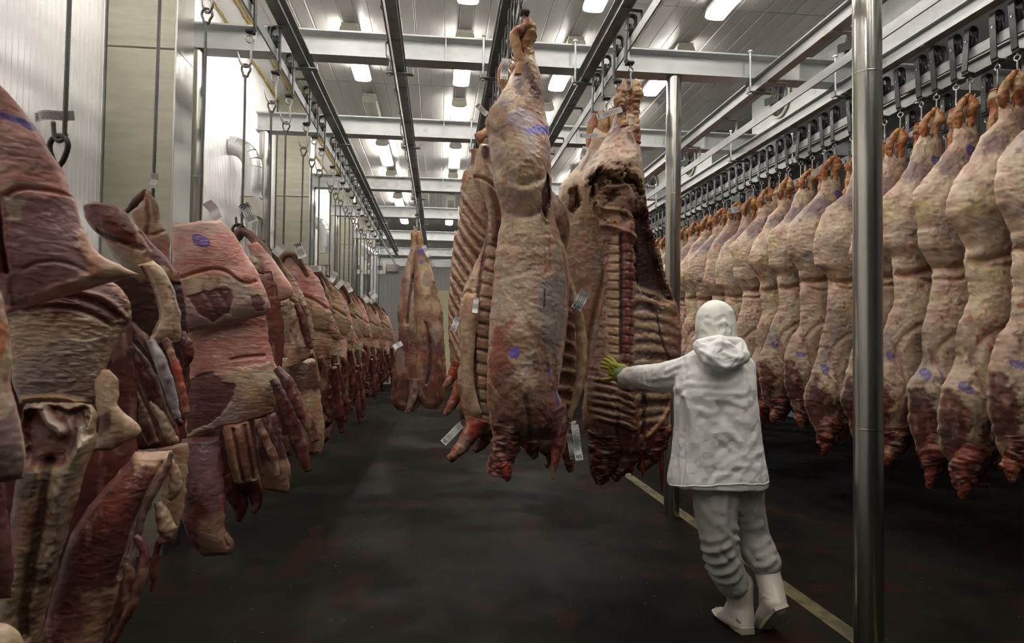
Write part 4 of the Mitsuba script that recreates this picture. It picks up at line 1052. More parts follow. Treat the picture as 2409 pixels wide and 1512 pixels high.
QV = []
for i in range(4):
    d = {}
    for pn, ms in quarter_variant(i).items():
        for n_, mc in enumerate(ms):
            d[(pn.rstrip('0123456789') if n_ == 0 else 'chuck', pn, n_)] = group_of(f'quarter_{pn}_{n_}_{i}', mc)
    QV.append(d)
QL = ['fifth', 'sixth', 'seventh', 'eighth', 'ninth', 'tenth']
for q, y in enumerate(LEFT_Y[4:]):
    r = np.random.default_rng(700 + q)
    nm = f'forequarter under the {QL[q]} hook rod along the left wall' if q < 6 else 'small far forequarter in the receding row along the left wall'
    k = thing('beef_forequarter', nm, 'forequarter', None if q < 6 else 'far forequarters along the left wall')
    M = T4().translate([-1.235 + float(r.uniform(-.03, .05)), y + .02, 2.10 + float(r.uniform(-.04, .02))]).rotate([0, 0, 1], float(r.uniform(18, 40))).scale([float(r.uniform(.85, 1.08)), float(r.uniform(.75, .95)), float(r.uniform(.88, 1.02))])
    for (pn, _, _), inst in QV[(q * 3 + 1) % 4].items():
        part(pn, k, inst, None, to_world=M)
# ---------------------------------------------------------------- the carcasses on the middle rails
def scratches(x0, x1, y0, y1, n, seed, c=V3(.20, .085, .05)):
    """Fine wrinkles, nicks and stains of a hide-side surface."""
    r = np.random.default_rng(seed)
    out = []
    for i in range(n):
        x, y, a, l = r.uniform(x0, x1), r.uniform(y0, y1), r.uniform(-.9, .9) + (PI / 2 if r.random() < .3 else 0), r.uniform(10, 34)
        dx, dy = math.cos(a) * l / 2, math.sin(a) * l / 2
        out.append(('groove', [(x - dx, y - dy), (x, y + r.uniform(-4, 4)), (x + dx, y + dy)], float(r.uniform(1.6, 3.2)), float(r.uniform(-.004, .005)), c if r.random() < .6 else V3(.36, .26, .17), float(r.uniform(.2, .55))))
    return out


BRN_ = (V3(.24, .14, .085), V3(.17, .06, .04), V3(.36, .26, .16), V3(.07, .025, .02))
# -- the large pale side in front
Y1 = 3.90
fr = Frame(1235, 560, Y1, 0)
k = thing('carcass', 'tall beef side at the front of the middle group, blue ink on its thigh', 'beef side')
L1 = [(1203, 120), (1216, 150), (1203, 175), (1191, 199), (1168, 236), (1147, 269), (1142, 296), (1150, 330), (1153, 366), (1160, 420), (1172, 470), (1179, 500), (1172, 556), (1164, 616), (1157, 696), (1151, 770), (1147, 850), (1145, 929), (1152, 985), (1162, 1030)]
R1 = [(1258, 120), (1260, 144), (1269, 171), (1274, 204), (1281, 259), (1290, 301), (1294, 352), (1296, 440), (1303, 500), (1316, 556), (1331, 593), (1339, 639), (1337, 717), (1330, 790), (1321, 860), (1312, 915), (1322, 950), (1333, 985), (1332, 1010), (1322, 1035)]
feats = [
    ('bump', 1215, 400, 60, 75, 0, .045), ('bump', 1230, 720, 70, 130, 0, .03), ('bump', 1235, 930, 70, 90, 10, .045), ('bump', 1195, 290, 32, 40, 0, .03), ('bump', 1245, 600, 40, 70, 0, .012),
    # leg muscles showing purple between the fat
    ('patch', [(1222, 165), (1240, 158), (1252, 195), (1258, 232), (1245, 222), (1230, 200)], MUS * 1.6, 4, 8, .9, 'muscle', -.006),
    ('patch', [(1208, 180), (1228, 172), (1236, 195), (1222, 225), (1232, 240), (1214, 246), (1203, 225)], PURP * .8, 4, 9, .8, None, -.004),
    ('patch', [(1170, 246), (1184, 240), (1196, 262), (1186, 280), (1172, 268)], PURP, 5, 9, .7),
    ('spot', 1220, 300, 36, 26, 10, V3(.30, .24, .26), .8), ('spot', 1255, 225, 14, 20, 0, MUS, .8),
    ('spot', 1262, 322, 20, 12, 20, INK * 1.1, .85), ('spot', 1246, 330, 26, 9, 10, INK * 1.6, .6), ('spot', 1284, 316, 9, 14, 0, INK, .85),
    ('spot', 1280, 375, 14, 26, 0, V3(.26, .2, .19), .8),
    ('groove', [(1142, 300), (1165, 330), (1180, 350)], 6, .02, BROWN, .6), ('groove', [(1150, 380), (1175, 420), (1215, 455), (1260, 440), (1290, 400)], 9, .022),
    # the slit at the flank
    ('patch', [(1280, 420), (1287, 455), (1283, 490), (1275, 525), (1266, 510), (1262, 480), (1270, 450)], MUSD * 1.4, 2, 5, 1.0, 'muscle', -.05),
    ('ridge', [(1262, 478), (1266, 512), (1275, 530), (1284, 490)], 4, .012, TAN, .8),
    # waist folds, flat silvery field, blood
    ('groove', [(1182, 500), (1215, 520), (1262, 512)], 8, .012), ('groove', [(1172, 575), (1230, 590), (1300, 580)], 7, .006),
    ('patch', [(1255, 660), (1320, 655), (1320, 760), (1300, 830), (1262, 800), (1250, 730)], V3(.18, .16, .145), 6, 8, .8), ('groove', [(1268, 690), (1266, 730)], 3, .006, MUSD, .8),
    ('patch', [(1158, 610), (1250, 600), (1255, 800), (1160, 780)], V3(.27, .205, .145), 10, 12, .6),
    ('patch', [(1150, 800), (1175, 760), (1200, 740), (1185, 800), (1200, 850), (1175, 905), (1150, 900)], V3(.16, .045, .03), 8, 18, .85),
    ('patch', [(1165, 850), (1215, 870), (1230, 960), (1215, 1040), (1160, 1040), (1148, 930)], V3(.13, .045, .032), 12, 22, .8, 'muscle'),
    ('patch', [(1262, 830), (1300, 880), (1310, 960), (1290, 1000), (1250, 940), (1240, 870)], V3(.16, .06, .05), 10, 16, .7),
    ('patch', [(1225, 905), (1290, 960), (1300, 1040), (1230, 1040)], V3(.13, .05, .05), 12, 18, .7, 'muscle'),
    ('groove', [(1298, 915), (1305, 960), (1301, 1010)], 5, .010, INK * 1.1, .85), ('spot', 1200, 828, 11, 13, 0, INK * 1.4, .8), ('spot', 1278, 865, 5, 16, 10, INK, .7),
    ('groove', [(1317, 600), (1330, 680), (1325, 780)], 4, .006, V3(.30, .03, .03), .7),
    ('groove', [(1283, 560), (1284, 640)], 2.5, .002, V3(.30, .06, .03), .7), ('groove', [(1271, 590), (1272, 650)], 2, .002, V3(.30, .06, .03), .6), ('groove', [(1300, 640), (1297, 690)], 2, .002, V3(.28, .06, .03), .5),
    ('groove', [(1215, 690), (1222, 760), (1260, 820), (1275, 870)], 12, .012), ('groove', [(1160, 640), (1200, 655), (1240, 640)], 6, .005),
    ('groove', [(1290, 830), (1300, 900)], 8, .012, MUS, .5), ('groove', [(1225, 930), (1238, 990), (1245, 1030)], 7, .016, MUSD, .6),
]
meat('flesh', k, fr, L1, R1, [.07, .10, .15, .22, .24, .17, .17, .21, .24, .22, .20, .10], back=[.06, .08, .1, .14, .14, .1, .1, .12, .14, .14, .12, .08], NV=340, NU=170, st='dull', seed=31, feats=feats + scratches(1165, 1330, 380, 1000, 48, 77), rough=.012, wrinkle=.0038, edge=.006, bstyle='inner')
add('hock', k, merge([limb_px([(1232, 52), (1240, 62), (1237, 90), (1236, 120), (1238, 160), (1240, 200)], [14, 26, 19, 20, 28, 31], Y1, 501, n=30, nv=90, colors=C3col, rough=.014),
                      limb_px([(1246, 58), (1228, 70), (1212, 82), (1214, 105), (1222, 140), (1222, 180)], [8, 13, 13, 11, 11, 14], Y1 - .05, 502, n=18, colors=C3col)]))
add('neck', k, merge([limb_px([(1200, 985), (1193, 1030), (1183, 1070), (1176, 1100), (1172, 1118)], [44, 36, 32, 28, 20], Y1 - .04, 503, n=34, nv=70, rough=.022, colors=(V3(.17, .06, .045), V3(.10, .03, .025), V3(.30, .19, .14), V3(.035, .012, .012))),
                      limb_px([(1180, 1085), (1192, 1112), (1194, 1132)], [18, 14, 6], Y1 - .08, 504, rough=.012, colors=(V3(.33, .07, .04), V3(.20, .03, .02), V3(.4, .26, .18), V3(.07, .02, .02))),
                      limb_px([(1165, 1075), (1155, 1098), (1152, 1112)], [16, 13, 6], Y1 - .04, 505, rough=.012, colors=(V3(.22, .05, .03), V3(.13, .03, .02), V3(.3, .18, .1), V3(.05, .02, .02)))]))
add('foreshank', k, limb_px([(1300, 960), (1312, 1000), (1313, 1040), (1306, 1080), (1302, 1108), (1301, 1126)], [34, 26, 17, 13, 8, 4], Y1 - .10, 506, n=26, nv=60, rough=.010, colors=(V3(.15, .07, .06), V3(.20, .045, .03), V3(.32, .22, .16), V3(.06, .02, .02))))
mq = ['m1', k]

# -- its neighbour just behind on the left: pale outside with the sawn backbone along its edge
Y2 = 4.25
fr = Frame(1130, 700, Y2, -14)
k = thing('carcass', 'beef side just left behind the large front one, sawn backbone strip down its edge', 'beef side')
Lx = [(1150, 465), (1148, 520), (1138, 575), (1118, 622), (1098, 660), (1084, 710), (1079, 770), (1083, 840), (1076, 890), (1082, 940), (1098, 990), (1112, 1020)]
Rx = [(1200, 465), (1200, 520), (1198, 575), (1196, 622), (1195, 660), (1190, 710), (1186, 770), (1184, 840), (1182, 900), (1180, 940), (1178, 990), (1170, 1030)]
feats = [('patch', [(1150, 520), (1168, 530), (1160, 590), (1138, 625), (1128, 606)], PURP * .7, 4, 8, .85, 'muscle'), ('spot', 1102, 640, 14, 30, 0, MUS, .8),
         ('groove', [(1160, 480), (1150, 560), (1140, 640), (1130, 730), (1125, 820), (1128, 900), (1140, 990)], 5, .02, V3(.10, .03, .02), .85),
         ('patch', [(1150, 460), (1205, 460), (1200, 1030), (1140, 1030), (1132, 900), (1128, 820), (1134, 730), (1143, 640), (1152, 560)], V3(.15, .055, .035), 3, 5, .92, 'brown', .012),
         ('bump', 1105, 760, 25, 90, 0, .03), ('groove', [(1090, 700), (1108, 690), (1122, 735)], 5, .018, BROWN, .6), ('groove', [(1112, 735), (1098, 760), (1092, 790)], 4, .015, BROWN, .6)]
for i_ in range(17):
    yy = 490 + i_ * 30
    xx = np.interp(yy, [460, 560, 640, 730, 820, 900, 1030], [1152, 1154, 1145, 1136, 1130, 1134, 1145])
    feats += [('groove', [(xx, yy), (xx + 26, yy + 6)], 4, .010, MUSD, .7), ('spot', xx + 12, yy + 15, 8, 9, 0, V3(.32, .19, .12), .6)]
meat('flesh', k, fr, Lx, Rx, [.05, .09, .10, .12, .13, .13, .12, .10, .06], NV=260, NU=120, st='dull', seed=52, feats=feats, rough=.010, wrinkle=.003, edge=.006, bstyle='inner')
meat('belly_flap', k, Frame(1100, 850, Y2 - .12, -25), [(1098, 690), (1086, 740), (1082, 800), (1086, 870), (1090, 930), (1108, 975)], [(1122, 690), (1128, 740), (1118, 800), (1114, 870), (1122, 930), (1134, 972)], [.02, .035, .03, .03, .025, .01], NV=120, NU=60, st='dull', seed=57, rough=.006, edge=.004)
add('leg', k, merge([limb_px([(1165, 470), (1172, 420), (1150, 405), (1138, 380), (1150, 330)], [28, 30, 26, 18, 8], Y2, 511, n=22, nv=50, colors=(V3(.34, .22, .14), V3(.22, .10, .07), V3(.42, .31, .2), V3(.08, .03, .025)), rough=.014)]))
add('foreshank', k, limb_px([(1125, 985), (1108, 1020), (1090, 1045), (1070, 1068), (1056, 1080)], [26, 22, 17, 15, 9], Y2 - .1, 512, n=24, nv=60, rough=.010, colors=(V3(.27, .10, .06), V3(.30, .05, .03), V3(.40, .26, .18), V3(.10, .03, .02))))
add('neck', k, limb_px([(1150, 980), (1140, 1030), (1128, 1050), (1118, 1062)], [30, 22, 14, 6], Y2, 513, rough=.014, colors=(V3(.16, .06, .045), V3(.09, .025, .02), V3(.3, .2, .14), V3(.04, .015, .012))))

meat('aitch_bone', k, Frame(1145, 440, 4.12, -10), [(1130, 338), (1120, 372), (1112, 412), (1124, 445), (1142, 478), (1152, 520), (1156, 566)], [(1152, 338), (1152, 372), (1166, 412), (1176, 445), (1181, 478), (1181, 520), (1176, 566)], [.03, .05, .06, .05, .05, .02], NV=120, NU=70, st='dull', seed=58, edge=.006, rough=.010, feats=[('groove', [(1114, 420), (1140, 425), (1175, 455)], 4, .016, V3(.2, .06, .035), .8), ('patch', [(1150, 440), (1185, 440), (1182, 570), (1158, 570)], V3(.16, .065, .045), 5, 8, .85), ('spot', 1142, 362, 8, 18, 0, MUSD, .85)])
add('leg', k, limb([at(1158, 400, Y=4.2), at(1172, 330, Y=4.2), at(1184, 260, Y=4.22), V3(.43, 4.25, 3.10), V3(.452, 4.25, 3.27)], [.06, .07, .055, .04, .03], 514, n=20, nv=50, colors=C3col))

# -- ribs of the one behind that, seen from inside, fanning down the left
Y3 = 4.85
fr = Frame(1110, 650, Y3, -22)
k = thing('carcass', 'beef side furthest left of the middle group, showing a fan of brown ribs', 'beef side')
Lx = [(1122, 352), (1108, 385), (1087, 420), (1083, 462), (1081, 520), (1066, 580), (1062, 640), (1056, 710), (1056, 780), (1060, 850), (1064, 905), (1075, 950), (1080, 985)]
Rx = [(1180, 352), (1190, 385), (1190, 420), (1190, 462), (1188, 520), (1188, 580), (1186, 640), (1184, 710), (1182, 780), (1180, 850), (1178, 905), (1174, 950), (1160, 985)]
feats = [('ribs', [(1086, 440), (1080, 520), (1066, 600), (1058, 690), (1060, 800)], [(1150, 520), (1142, 610), (1126, 690), (1112, 770), (1102, 880)], 14, 9, .036, V3(.31, .185, .11), V3(.11, .04, .028), 0),
         ('spot', 1088, 415, 16, 22, 0, V3(.25, .05, .03), .8), ('groove', [(1110, 380), (1128, 420), (1150, 455), (1176, 480)], 8, .03, V3(.30, .2, .12), .7), ('hole', 1140, 352, 18, 26, 0, .05, MUSD)]
meat('flesh', k, fr, Lx, Rx, [.05, .09, .10, .10, .09, .08, .08, .05], NV=280, NU=130, st='brown', seed=61, feats=feats, rough=.012, wrinkle=.004, edge=.010, bstyle='dull')
add('foreshank', k, limb_px([(1078, 850), (1064, 885), (1052, 902), (1044, 910)], [18, 14, 11, 6], Y3 - .1, 521, colors=(V3(.30, .10, .06), V3(.32, .06, .03), V3(.4, .26, .18), V3(.1, .03, .02))))
add('foreshank', k, limb_px([(1085, 905), (1066, 945), (1054, 965), (1047, 975)], [18, 14, 11, 6], Y3 - .15, 522, colors=(V3(.30, .12, .08), V3(.30, .06, .03), V3(.4, .26, .18), V3(.1, .03, .02))))
add('pelvis', k, merge([limb_px([(1118, 352), (1128, 385), (1150, 420), (1176, 452)], [10, 15, 16, 18], Y3 - .18, 523, n=20, colors=C3col, rough=.008), limb_px([(1122, 330), (1148, 318), (1176, 300), (1196, 280), (1205, 230)], [16, 20, 22, 20, 12], Y3 - .1, 524, n=20, colors=C3col)]))
add('hock', k, limb_px([(1190, 145), (1186, 165), (1190, 200), (1200, 240)], [9, 18, 14, 22], Y3 - .4, 525, n=22, colors=C3col))

# -- the belly flap and dark necks of the ones behind on the right
Y4 = 4.35
k = thing('carcass', 'beef side behind the large front side, its curled belly flap showing on the right', 'beef side')
fr = Frame(1330, 800, Y4, 12)
meat('flesh', k, fr, [(1285, 560), (1270, 660), (1262, 780), (1258, 900), (1262, 1000), (1270, 1060)], [(1318, 560), (1345, 660), (1352, 760), (1354, 880), (1346, 985), (1325, 1068)], [.04, .08, .09, .09, .08, .03], NV=200, NU=90, st='brown', seed=71, rough=.012, wrinkle=.004, edge=.008, bstyle='inner',
     feats=[('ribs', [(1280, 680), (1270, 780), (1268, 900), (1275, 1000)], [(1346, 690), (1352, 780), (1350, 900), (1330, 1010)], 9, 7, .014, V3(.30, .19, .12), V3(.08, .025, .02), 6)])
add('leg', k, limb([at(1285, 640, Y=4.4), at(1262, 450, Y=4.45), V3(.47, 4.5, 2.75), V3(.452, 4.5, 3.1), V3(.45, 4.5, 3.27)], [.04, .09, .07, .035, .03], 515, n=20, nv=60, colors=BRN_))
add('belly_flap', k, limb_px([(1338, 655), (1350, 700), (1364, 760), (1369, 830), (1363, 900), (1350, 950), (1338, 985)], [7, 11, 12, 13, 12, 10, 5], Y4 - .16, 531, n=20, nv=70, rough=.008, colors=(V3(.40, .27, .18), V3(.33, .19, .13), V3(.46, .35, .24), V3(.20, .10, .07))))
add('neck', k, merge([limb_px([(1255, 1000), (1250, 1040), (1262, 1075)], [34, 26, 8], Y4, 532, rough=.02, n=26, colors=(V3(.06, .02, .017), V3(.12, .03, .02), V3(.2, .1, .07), V3(.02, .01, .01))),
                      limb_px([(1290, 1000), (1285, 1045), (1296, 1078), (1284, 1098)], [34, 28, 14, 4], Y4 + .05, 533, rough=.02, n=26, colors=(V3(.07, .022, .018), V3(.13, .03, .02), V3(.22, .1, .07), V3(.02, .01, .01))),
                      limb_px([(1335, 1000), (1340, 1050), (1338, 1085), (1344, 1108)], [26, 22, 15, 8], Y4 + .12, 534, rough=.016, n=26, colors=(V3(.10, .03, .022), V3(.16, .04, .02), V3(.25, .12, .08), V3(.03, .01, .01)))]))

# -- the carcass that the worker pushes: opened towards us, backbone in the middle, ribs to its right
Y5 = 4.60
fr = Frame(1480, 650, Y5, 0)
k = thing('carcass', 'opened beef side that the worker pushes, its backbone and striped ribs facing the camera', 'beef side')
Lx = [(1452, 250), (1440, 290), (1420, 330), (1398, 364), (1381, 400), (1374, 420), (1380, 450), (1390, 480), (1404, 520), (1416, 560), (1421, 620), (1420, 700), (1412, 760), (1400, 820), (1386, 880), (1380, 930), (1384, 990), (1392, 1040), (1396, 1080)]
Rx = [(1506, 250), (1502, 290), (1502, 330), (1508, 370), (1514, 430), (1517, 470), (1522, 505), (1532, 545), (1546, 590), (1561, 640), (1580, 690), (1594, 735), (1602, 790), (1598, 840), (1586, 890), (1577, 940), (1572, 990), (1560, 1040), (1535, 1085)]
feats = [
    ('bump', 1440, 400, 50, 45, 0, .06), ('patch', [(1450, 250), (1500, 250), (1505, 330), (1512, 420), (1500, 440), (1450, 400), (1385, 415), (1400, 360), (1440, 300)], V3(.50, .36, .26), 6, 10, .85, 'fat'),
    ('patch', [(1462, 312), (1474, 322), (1482, 345), (1476, 352), (1464, 335)], MUS * 1.5, 3, 5, .9), ('spot', 1444, 312, 10, 14, 0, PURP, .7), ('spot', 1445, 288, 8, 10, 0, PURP, .7),
    ('patch', [(1480, 350), (1500, 340), (1510, 400), (1512, 430), (1490, 400)], V3(.36, .27, .25), 5, 8, .7),
    # pelvic hollow under the round: torn tissue, strands of fat
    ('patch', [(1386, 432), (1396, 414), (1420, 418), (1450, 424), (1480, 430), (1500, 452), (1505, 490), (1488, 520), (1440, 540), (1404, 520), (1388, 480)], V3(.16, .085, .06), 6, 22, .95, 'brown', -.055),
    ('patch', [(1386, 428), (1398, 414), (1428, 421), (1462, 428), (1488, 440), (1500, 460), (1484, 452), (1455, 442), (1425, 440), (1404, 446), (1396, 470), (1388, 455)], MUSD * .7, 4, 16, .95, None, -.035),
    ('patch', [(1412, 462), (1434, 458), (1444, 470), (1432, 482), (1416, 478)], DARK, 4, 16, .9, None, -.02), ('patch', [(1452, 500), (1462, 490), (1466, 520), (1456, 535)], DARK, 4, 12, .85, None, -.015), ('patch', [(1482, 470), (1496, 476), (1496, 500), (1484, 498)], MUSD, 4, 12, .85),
    ('ridge', [(1424, 424), (1446, 434), (1460, 450), (1468, 478)], 4, .028, V3(.38, .29, .18), .75), ('ridge', [(1416, 448), (1440, 452), (1470, 446), (1490, 462)], 3.5, .020, V3(.34, .22, .13), .7), ('ridge', [(1400, 480), (1420, 496), (1446, 500), (1476, 516)], 4, .022, V3(.36, .25, .15), .75), ('ridge', [(1410, 505), (1402, 470), (1398, 440)], 4, .02, V3(.30, .19, .12), .7), ('spot', 1472, 468, 8, 17, 20, V3(.36, .28, .24), .9), ('bump', 1472, 468, 9, 18, 20, .035), ('spot', 1438, 520, 16, 9, 10, V3(.36, .27, .17), .7),
    ('ridge', [(1390, 510), (1412, 528), (1438, 545), (1476, 566)], 7, .035, V3(.36, .25, .15), .85),
    ('patch', [(1395, 520), (1425, 530), (1470, 545), (1480, 600), (1478, 700), (1420, 700), (1416, 600)], V3(.24, .115, .07), 6, 12, .85, 'inner'),
    # the hollow of the belly, near black
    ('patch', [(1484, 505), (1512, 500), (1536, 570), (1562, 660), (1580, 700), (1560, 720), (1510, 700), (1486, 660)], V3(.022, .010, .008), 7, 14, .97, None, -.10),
    # fat edge of the belly wall
    ('ridge', [(1512, 470), (1522, 510), (1540, 570), (1558, 625)], 9, .03, V3(.16, .05, .055), .85), ('ridge', [(1540, 585), (1552, 620), (1568, 655)], 4, .03, V3(.50, .40, .22), .8), ('bump', 1594, 712, 10, 14, 0, .03), ('ridge', [(1580, 720), (1590, 760), (1598, 800), (1600, 830)], 8, .03, V3(.32, .13, .09), .7),
    ('ridge', [(1560, 640), (1576, 680), (1592, 720), (1597, 770)], 5, .03, V3(.50, .36, .22), .8),
    # ribs right of the backbone
    ('ribs', [(1482, 668), (1480, 760), (1478, 860), (1482, 965), (1486, 1010)], [(1572, 700), (1584, 790), (1582, 870), (1570, 960), (1560, 1000)], 12, 10, .012, V3(.36, .265, .175), V3(.035, .016, .013), 5), ('patch', [(1530, 690), (1580, 690), (1590, 800), (1575, 900), (1560, 860), (1548, 760)], V3(.30, .20, .13), 10, 20, .7, 'inner'), ('groove', [(1512, 720), (1530, 740), (1540, 790), (1556, 830), (1570, 860)], 4, .012, MUSD, .85),
    # backbone
    ('ridge', [(1462, 545), (1462, 640), (1462, 740), (1460, 830), (1462, 900), (1474, 980), (1480, 1050)], 13, .045, V3(.115, .028, .021), .8),
    ('patch', [(1428, 560), (1446, 560), (1450, 700), (1448, 830), (1440, 840), (1416, 840), (1424, 700)], V3(.36, .22, .14), 4, 7, .75), ('groove', [(1449, 560), (1451, 700), (1448, 830)], 4, .025, MUSD, .9),
    # chest below, dark and striped on the left
    ('ribs', [(1395, 880), (1390, 930), (1388, 990)], [(1470, 905), (1474, 960), (1476, 1010)], 6, 7, .022, V3(.30, .18, .115), V3(.05, .018, .014), 4),
    ('patch', [(1385, 990), (1480, 1000), (1560, 1000), (1550, 1090), (1390, 1090)], V3(.075, .026, .02), 12, 16, .85, 'muscle'),
    ('groove', [(1500, 930), (1500, 1000), (1490, 1060)], 6, .03, MUSD, .8), ('groove', [(1440, 940), (1442, 1010), (1450, 1060)], 5, .02, MUSD, .7),
    ('ridge', [(1572, 945), (1545, 985), (1510, 1020)], 6, .02, V3(.42, .2, .07), .8),
]
for i_ in range(20):
    yy = 568 + i_ * 21
    feats += [('spot', 1437, yy, 9, 6, 12, V3(.40, .27, .18), .7), ('groove', [(1426, yy + 10), (1447, yy + 13)], 2.5, .008, V3(.10, .03, .02), .8), ('groove', [(1452, yy + 9), (1474, yy + 12)], 2.5, .010, MUSD, .8)]
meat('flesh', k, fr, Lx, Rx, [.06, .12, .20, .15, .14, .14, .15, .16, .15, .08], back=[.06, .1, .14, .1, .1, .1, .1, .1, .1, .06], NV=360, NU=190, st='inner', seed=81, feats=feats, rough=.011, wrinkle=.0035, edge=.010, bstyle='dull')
add('hock', k, merge([limb_px([(1490, 190), (1496, 202), (1494, 225), (1490, 260), (1488, 300), (1492, 340)], [8, 18, 13, 14, 20, 18], Y5 - .04, 541, n=26, nv=80, colors=C3col, rough=.014),
                      limb_px([(1478, 192), (1466, 212), (1460, 240), (1462, 270), (1468, 300)], [8, 14, 17, 11, 14], Y5 - .06, 542, n=24, nv=70, colors=C3col, rough=.014)]))
add('neck', k, merge([limb_px([(1430, 1020), (1420, 1070), (1414, 1110), (1412, 1138)], [46, 40, 30, 12], Y5, 543, n=34, nv=70, rough=.024, colors=(V3(.075, .025, .02), V3(.14, .035, .025), V3(.24, .12, .08), V3(.025, .01, .01))),
                      limb_px([(1490, 1010), (1480, 1060), (1462, 1100), (1440, 1125)], [46, 36, 22, 8], Y5, 544, n=34, nv=70, rough=.022, colors=(V3(.07, .022, .018), V3(.12, .03, .02), V3(.2, .1, .07), V3(.02, .01, .01))),
                      limb_px([(1540, 1000), (1535, 1050), (1520, 1085), (1500, 1102)], [44, 34, 22, 8], Y5, 545, n=34, nv=60, rough=.022, colors=(V3(.08, .026, .02), V3(.16, .04, .022), V3(.3, .13, .07), V3(.025, .01, .01)))]))
for (a, b, ln) in ((1486, 1090, 28), (1511, 1082, 42), (1556, 1060, 95)):
    add('drip', k, limb_px([(a, b - 25), (a, b), (a + 1, b + ln * .6), (a + 1, b + ln)], [8, 4.5, 5, 1.2], Y5 - .05, 550 + a, n=10, nv=24, rough=.003, colors=(V3(.13, .018, .012), V3(.10, .012, .01), V3(.17, .03, .02), V3(.06, .01, .008))))

# -- its left half just behind, the kidney knob's hollow showing
Y6 = 4.95
fr = Frame(1370, 600, Y6, -8)
k = thing('carcass', 'left half hanging just behind the opened side, with a round hollow under its aitch bone', 'beef side')
Lx = [(1398, 300), (1390, 330), (1375, 365), (1350, 400), (1326, 425), (1314, 448), (1312, 490), (1318, 530), (1325, 580), (1334, 640), (1346, 700), (1362, 770), (1372, 840), (1376, 910), (1370, 960), (1372, 1010)]
Rx = [(1450, 300), (1450, 330), (1446, 365), (1444, 400), (1442, 425), (1440, 448), (1440, 490), (1440, 530), (1444, 580), (1446, 640), (1446, 700), (1444, 770), (1442, 840), (1440, 910), (1438, 960), (1430, 1010)]
feats = [('patch', [(1396, 300), (1450, 300), (1440, 440), (1400, 520), (1312, 510), (1312, 440), (1370, 370)], V3(.46, .31, .22), 6, 10, .85, 'fat'), ('patch', [(1396, 355), (1384, 375), (1372, 405), (1362, 415), (1372, 385), (1385, 362)], MUSD * 1.5, 3, 4, .85),
         ('bump', 1330, 460, 20, 40, 0, .05), ('patch', [(1342, 456), (1356, 448), (1364, 470), (1362, 500), (1352, 512), (1342, 500), (1338, 476)], MUSD, 3, 9, .97, 'brown', -.06), ('patch', [(1346, 462), (1357, 456), (1360, 485), (1352, 505), (1345, 492)], DARK, 3, 10, .9, None, -.03), ('ridge', [(1350, 462), (1347, 480), (1354, 500)], 2.5, .015, V3(.3, .14, .1), .6), ('bump', 1378, 440, 18, 30, 0, .04), ('bump', 1352, 640, 25, 90, 0, .03),
         ('groove', [(1440, 560), (1420, 640), (1400, 720), (1384, 800), (1378, 900)], 6, .03, BROWN, .8), ('patch', [(1325, 560), (1400, 560), (1400, 700), (1372, 840), (1345, 710)], V3(.30, .165, .115), 10, 18, .7)]
meat('flesh', k, fr, Lx, Rx, [.05, .10, .14, .12, .11, .11, .11, .10, .05], NV=280, NU=120, st='dull', seed=91, feats=feats, rough=.011, wrinkle=.003, edge=.008, bstyle='inner')
add('hock', k, merge([limb_px([(1424, 265), (1420, 285), (1424, 315), (1428, 360)], [9, 15, 13, 17], Y6 - .03, 561, n=22, colors=C3col), limb_px([(1440, 255), (1444, 280), (1446, 310), (1448, 350)], [9, 14, 12, 15], Y6 - .05, 562, n=22, colors=C3col)]))
# third pair of hocks behind
k = thing('carcass', 'furthest side on the worker\'s rail, only its hock and thigh showing on the left', 'beef side')
Y7 = 5.3
fr = Frame(1385, 380, Y7, -8)
meat('flesh', k, fr, [(1382, 345), (1374, 372), (1356, 402), (1334, 425), (1322, 460), (1325, 540), (1340, 640), (1366, 760), (1372, 900), (1380, 980)], [(1420, 345), (1424, 372), (1430, 402), (1432, 425), (1432, 460), (1434, 540), (1434, 640), (1430, 760), (1428, 900), (1420, 980)], [.05, .09, .12, .1, .1, .1, .05], NV=140, NU=80, st='dull', seed=97, feats=[], rough=.010, bstyle='inner')
add('hock', k, merge([limb_px([(1402, 268), (1394, 296), (1390, 335), (1394, 370)], [8, 13, 11, 15], Y7 - .02, 571, n=20, colors=C3col), limb_px([(1416, 262), (1412, 310), (1414, 350)], [9, 12, 14], Y7 - .03, 572, n=20, colors=C3col)]))

# -- the far pair on the second rail
Y8 = 10.5
k = thing('carcass', 'left half of the far carcass pair on the second rail', 'beef side')
fr = Frame(960, 760, Y8, -10)
MEMD = V3(.33, .24, .20)
meat('flesh', k, fr, [(970, 575), (960, 605), (950, 640), (940, 690), (936, 740), (938, 790), (930, 840), (922, 890), (920, 940), (935, 965)], [(984, 575), (984, 605), (984, 640), (988, 690), (992, 740), (996, 790), (998, 840), (998, 890), (992, 940), (976, 968)], [.05, .1, .14, .15, .14, .13, .14, .12, .05], NV=170, NU=90, st='brown', seed=111,
     feats=[('patch', [(962, 640), (974, 650), (978, 740), (972, 780), (962, 720)], MEMD, 4, 6, .7), ('groove', [(976, 650), (968, 700), (962, 760)], 4, .03, MUSD, .8), ('spot', 965, 590, 6, 8, 0, INK * 1.2, .8), ('patch', [(925, 780), (985, 760), (990, 950), (925, 950)], V3(.13, .055, .045), 14, 14, .85, 'muscle'), ('spot', 945, 850, 12, 30, 0, V3(.3, .22, .18), .6)], rough=.012, edge=.01)
add('hock', k, limb_px([(978, 538), (975, 548), (975, 565), (972, 590)], [4, 9, 7, 9], Y8, 581, n=18, colors=C3col))
add('foreshank', k, merge([limb_px([(975, 890), (972, 925), (964, 955), (957, 970)], [16, 12, 9, 5], Y8 - .15, 582, colors=(V3(.28, .2, .16), V3(.2, .08, .06), V3(.36, .26, .2), V3(.12, .05, .05)))]))
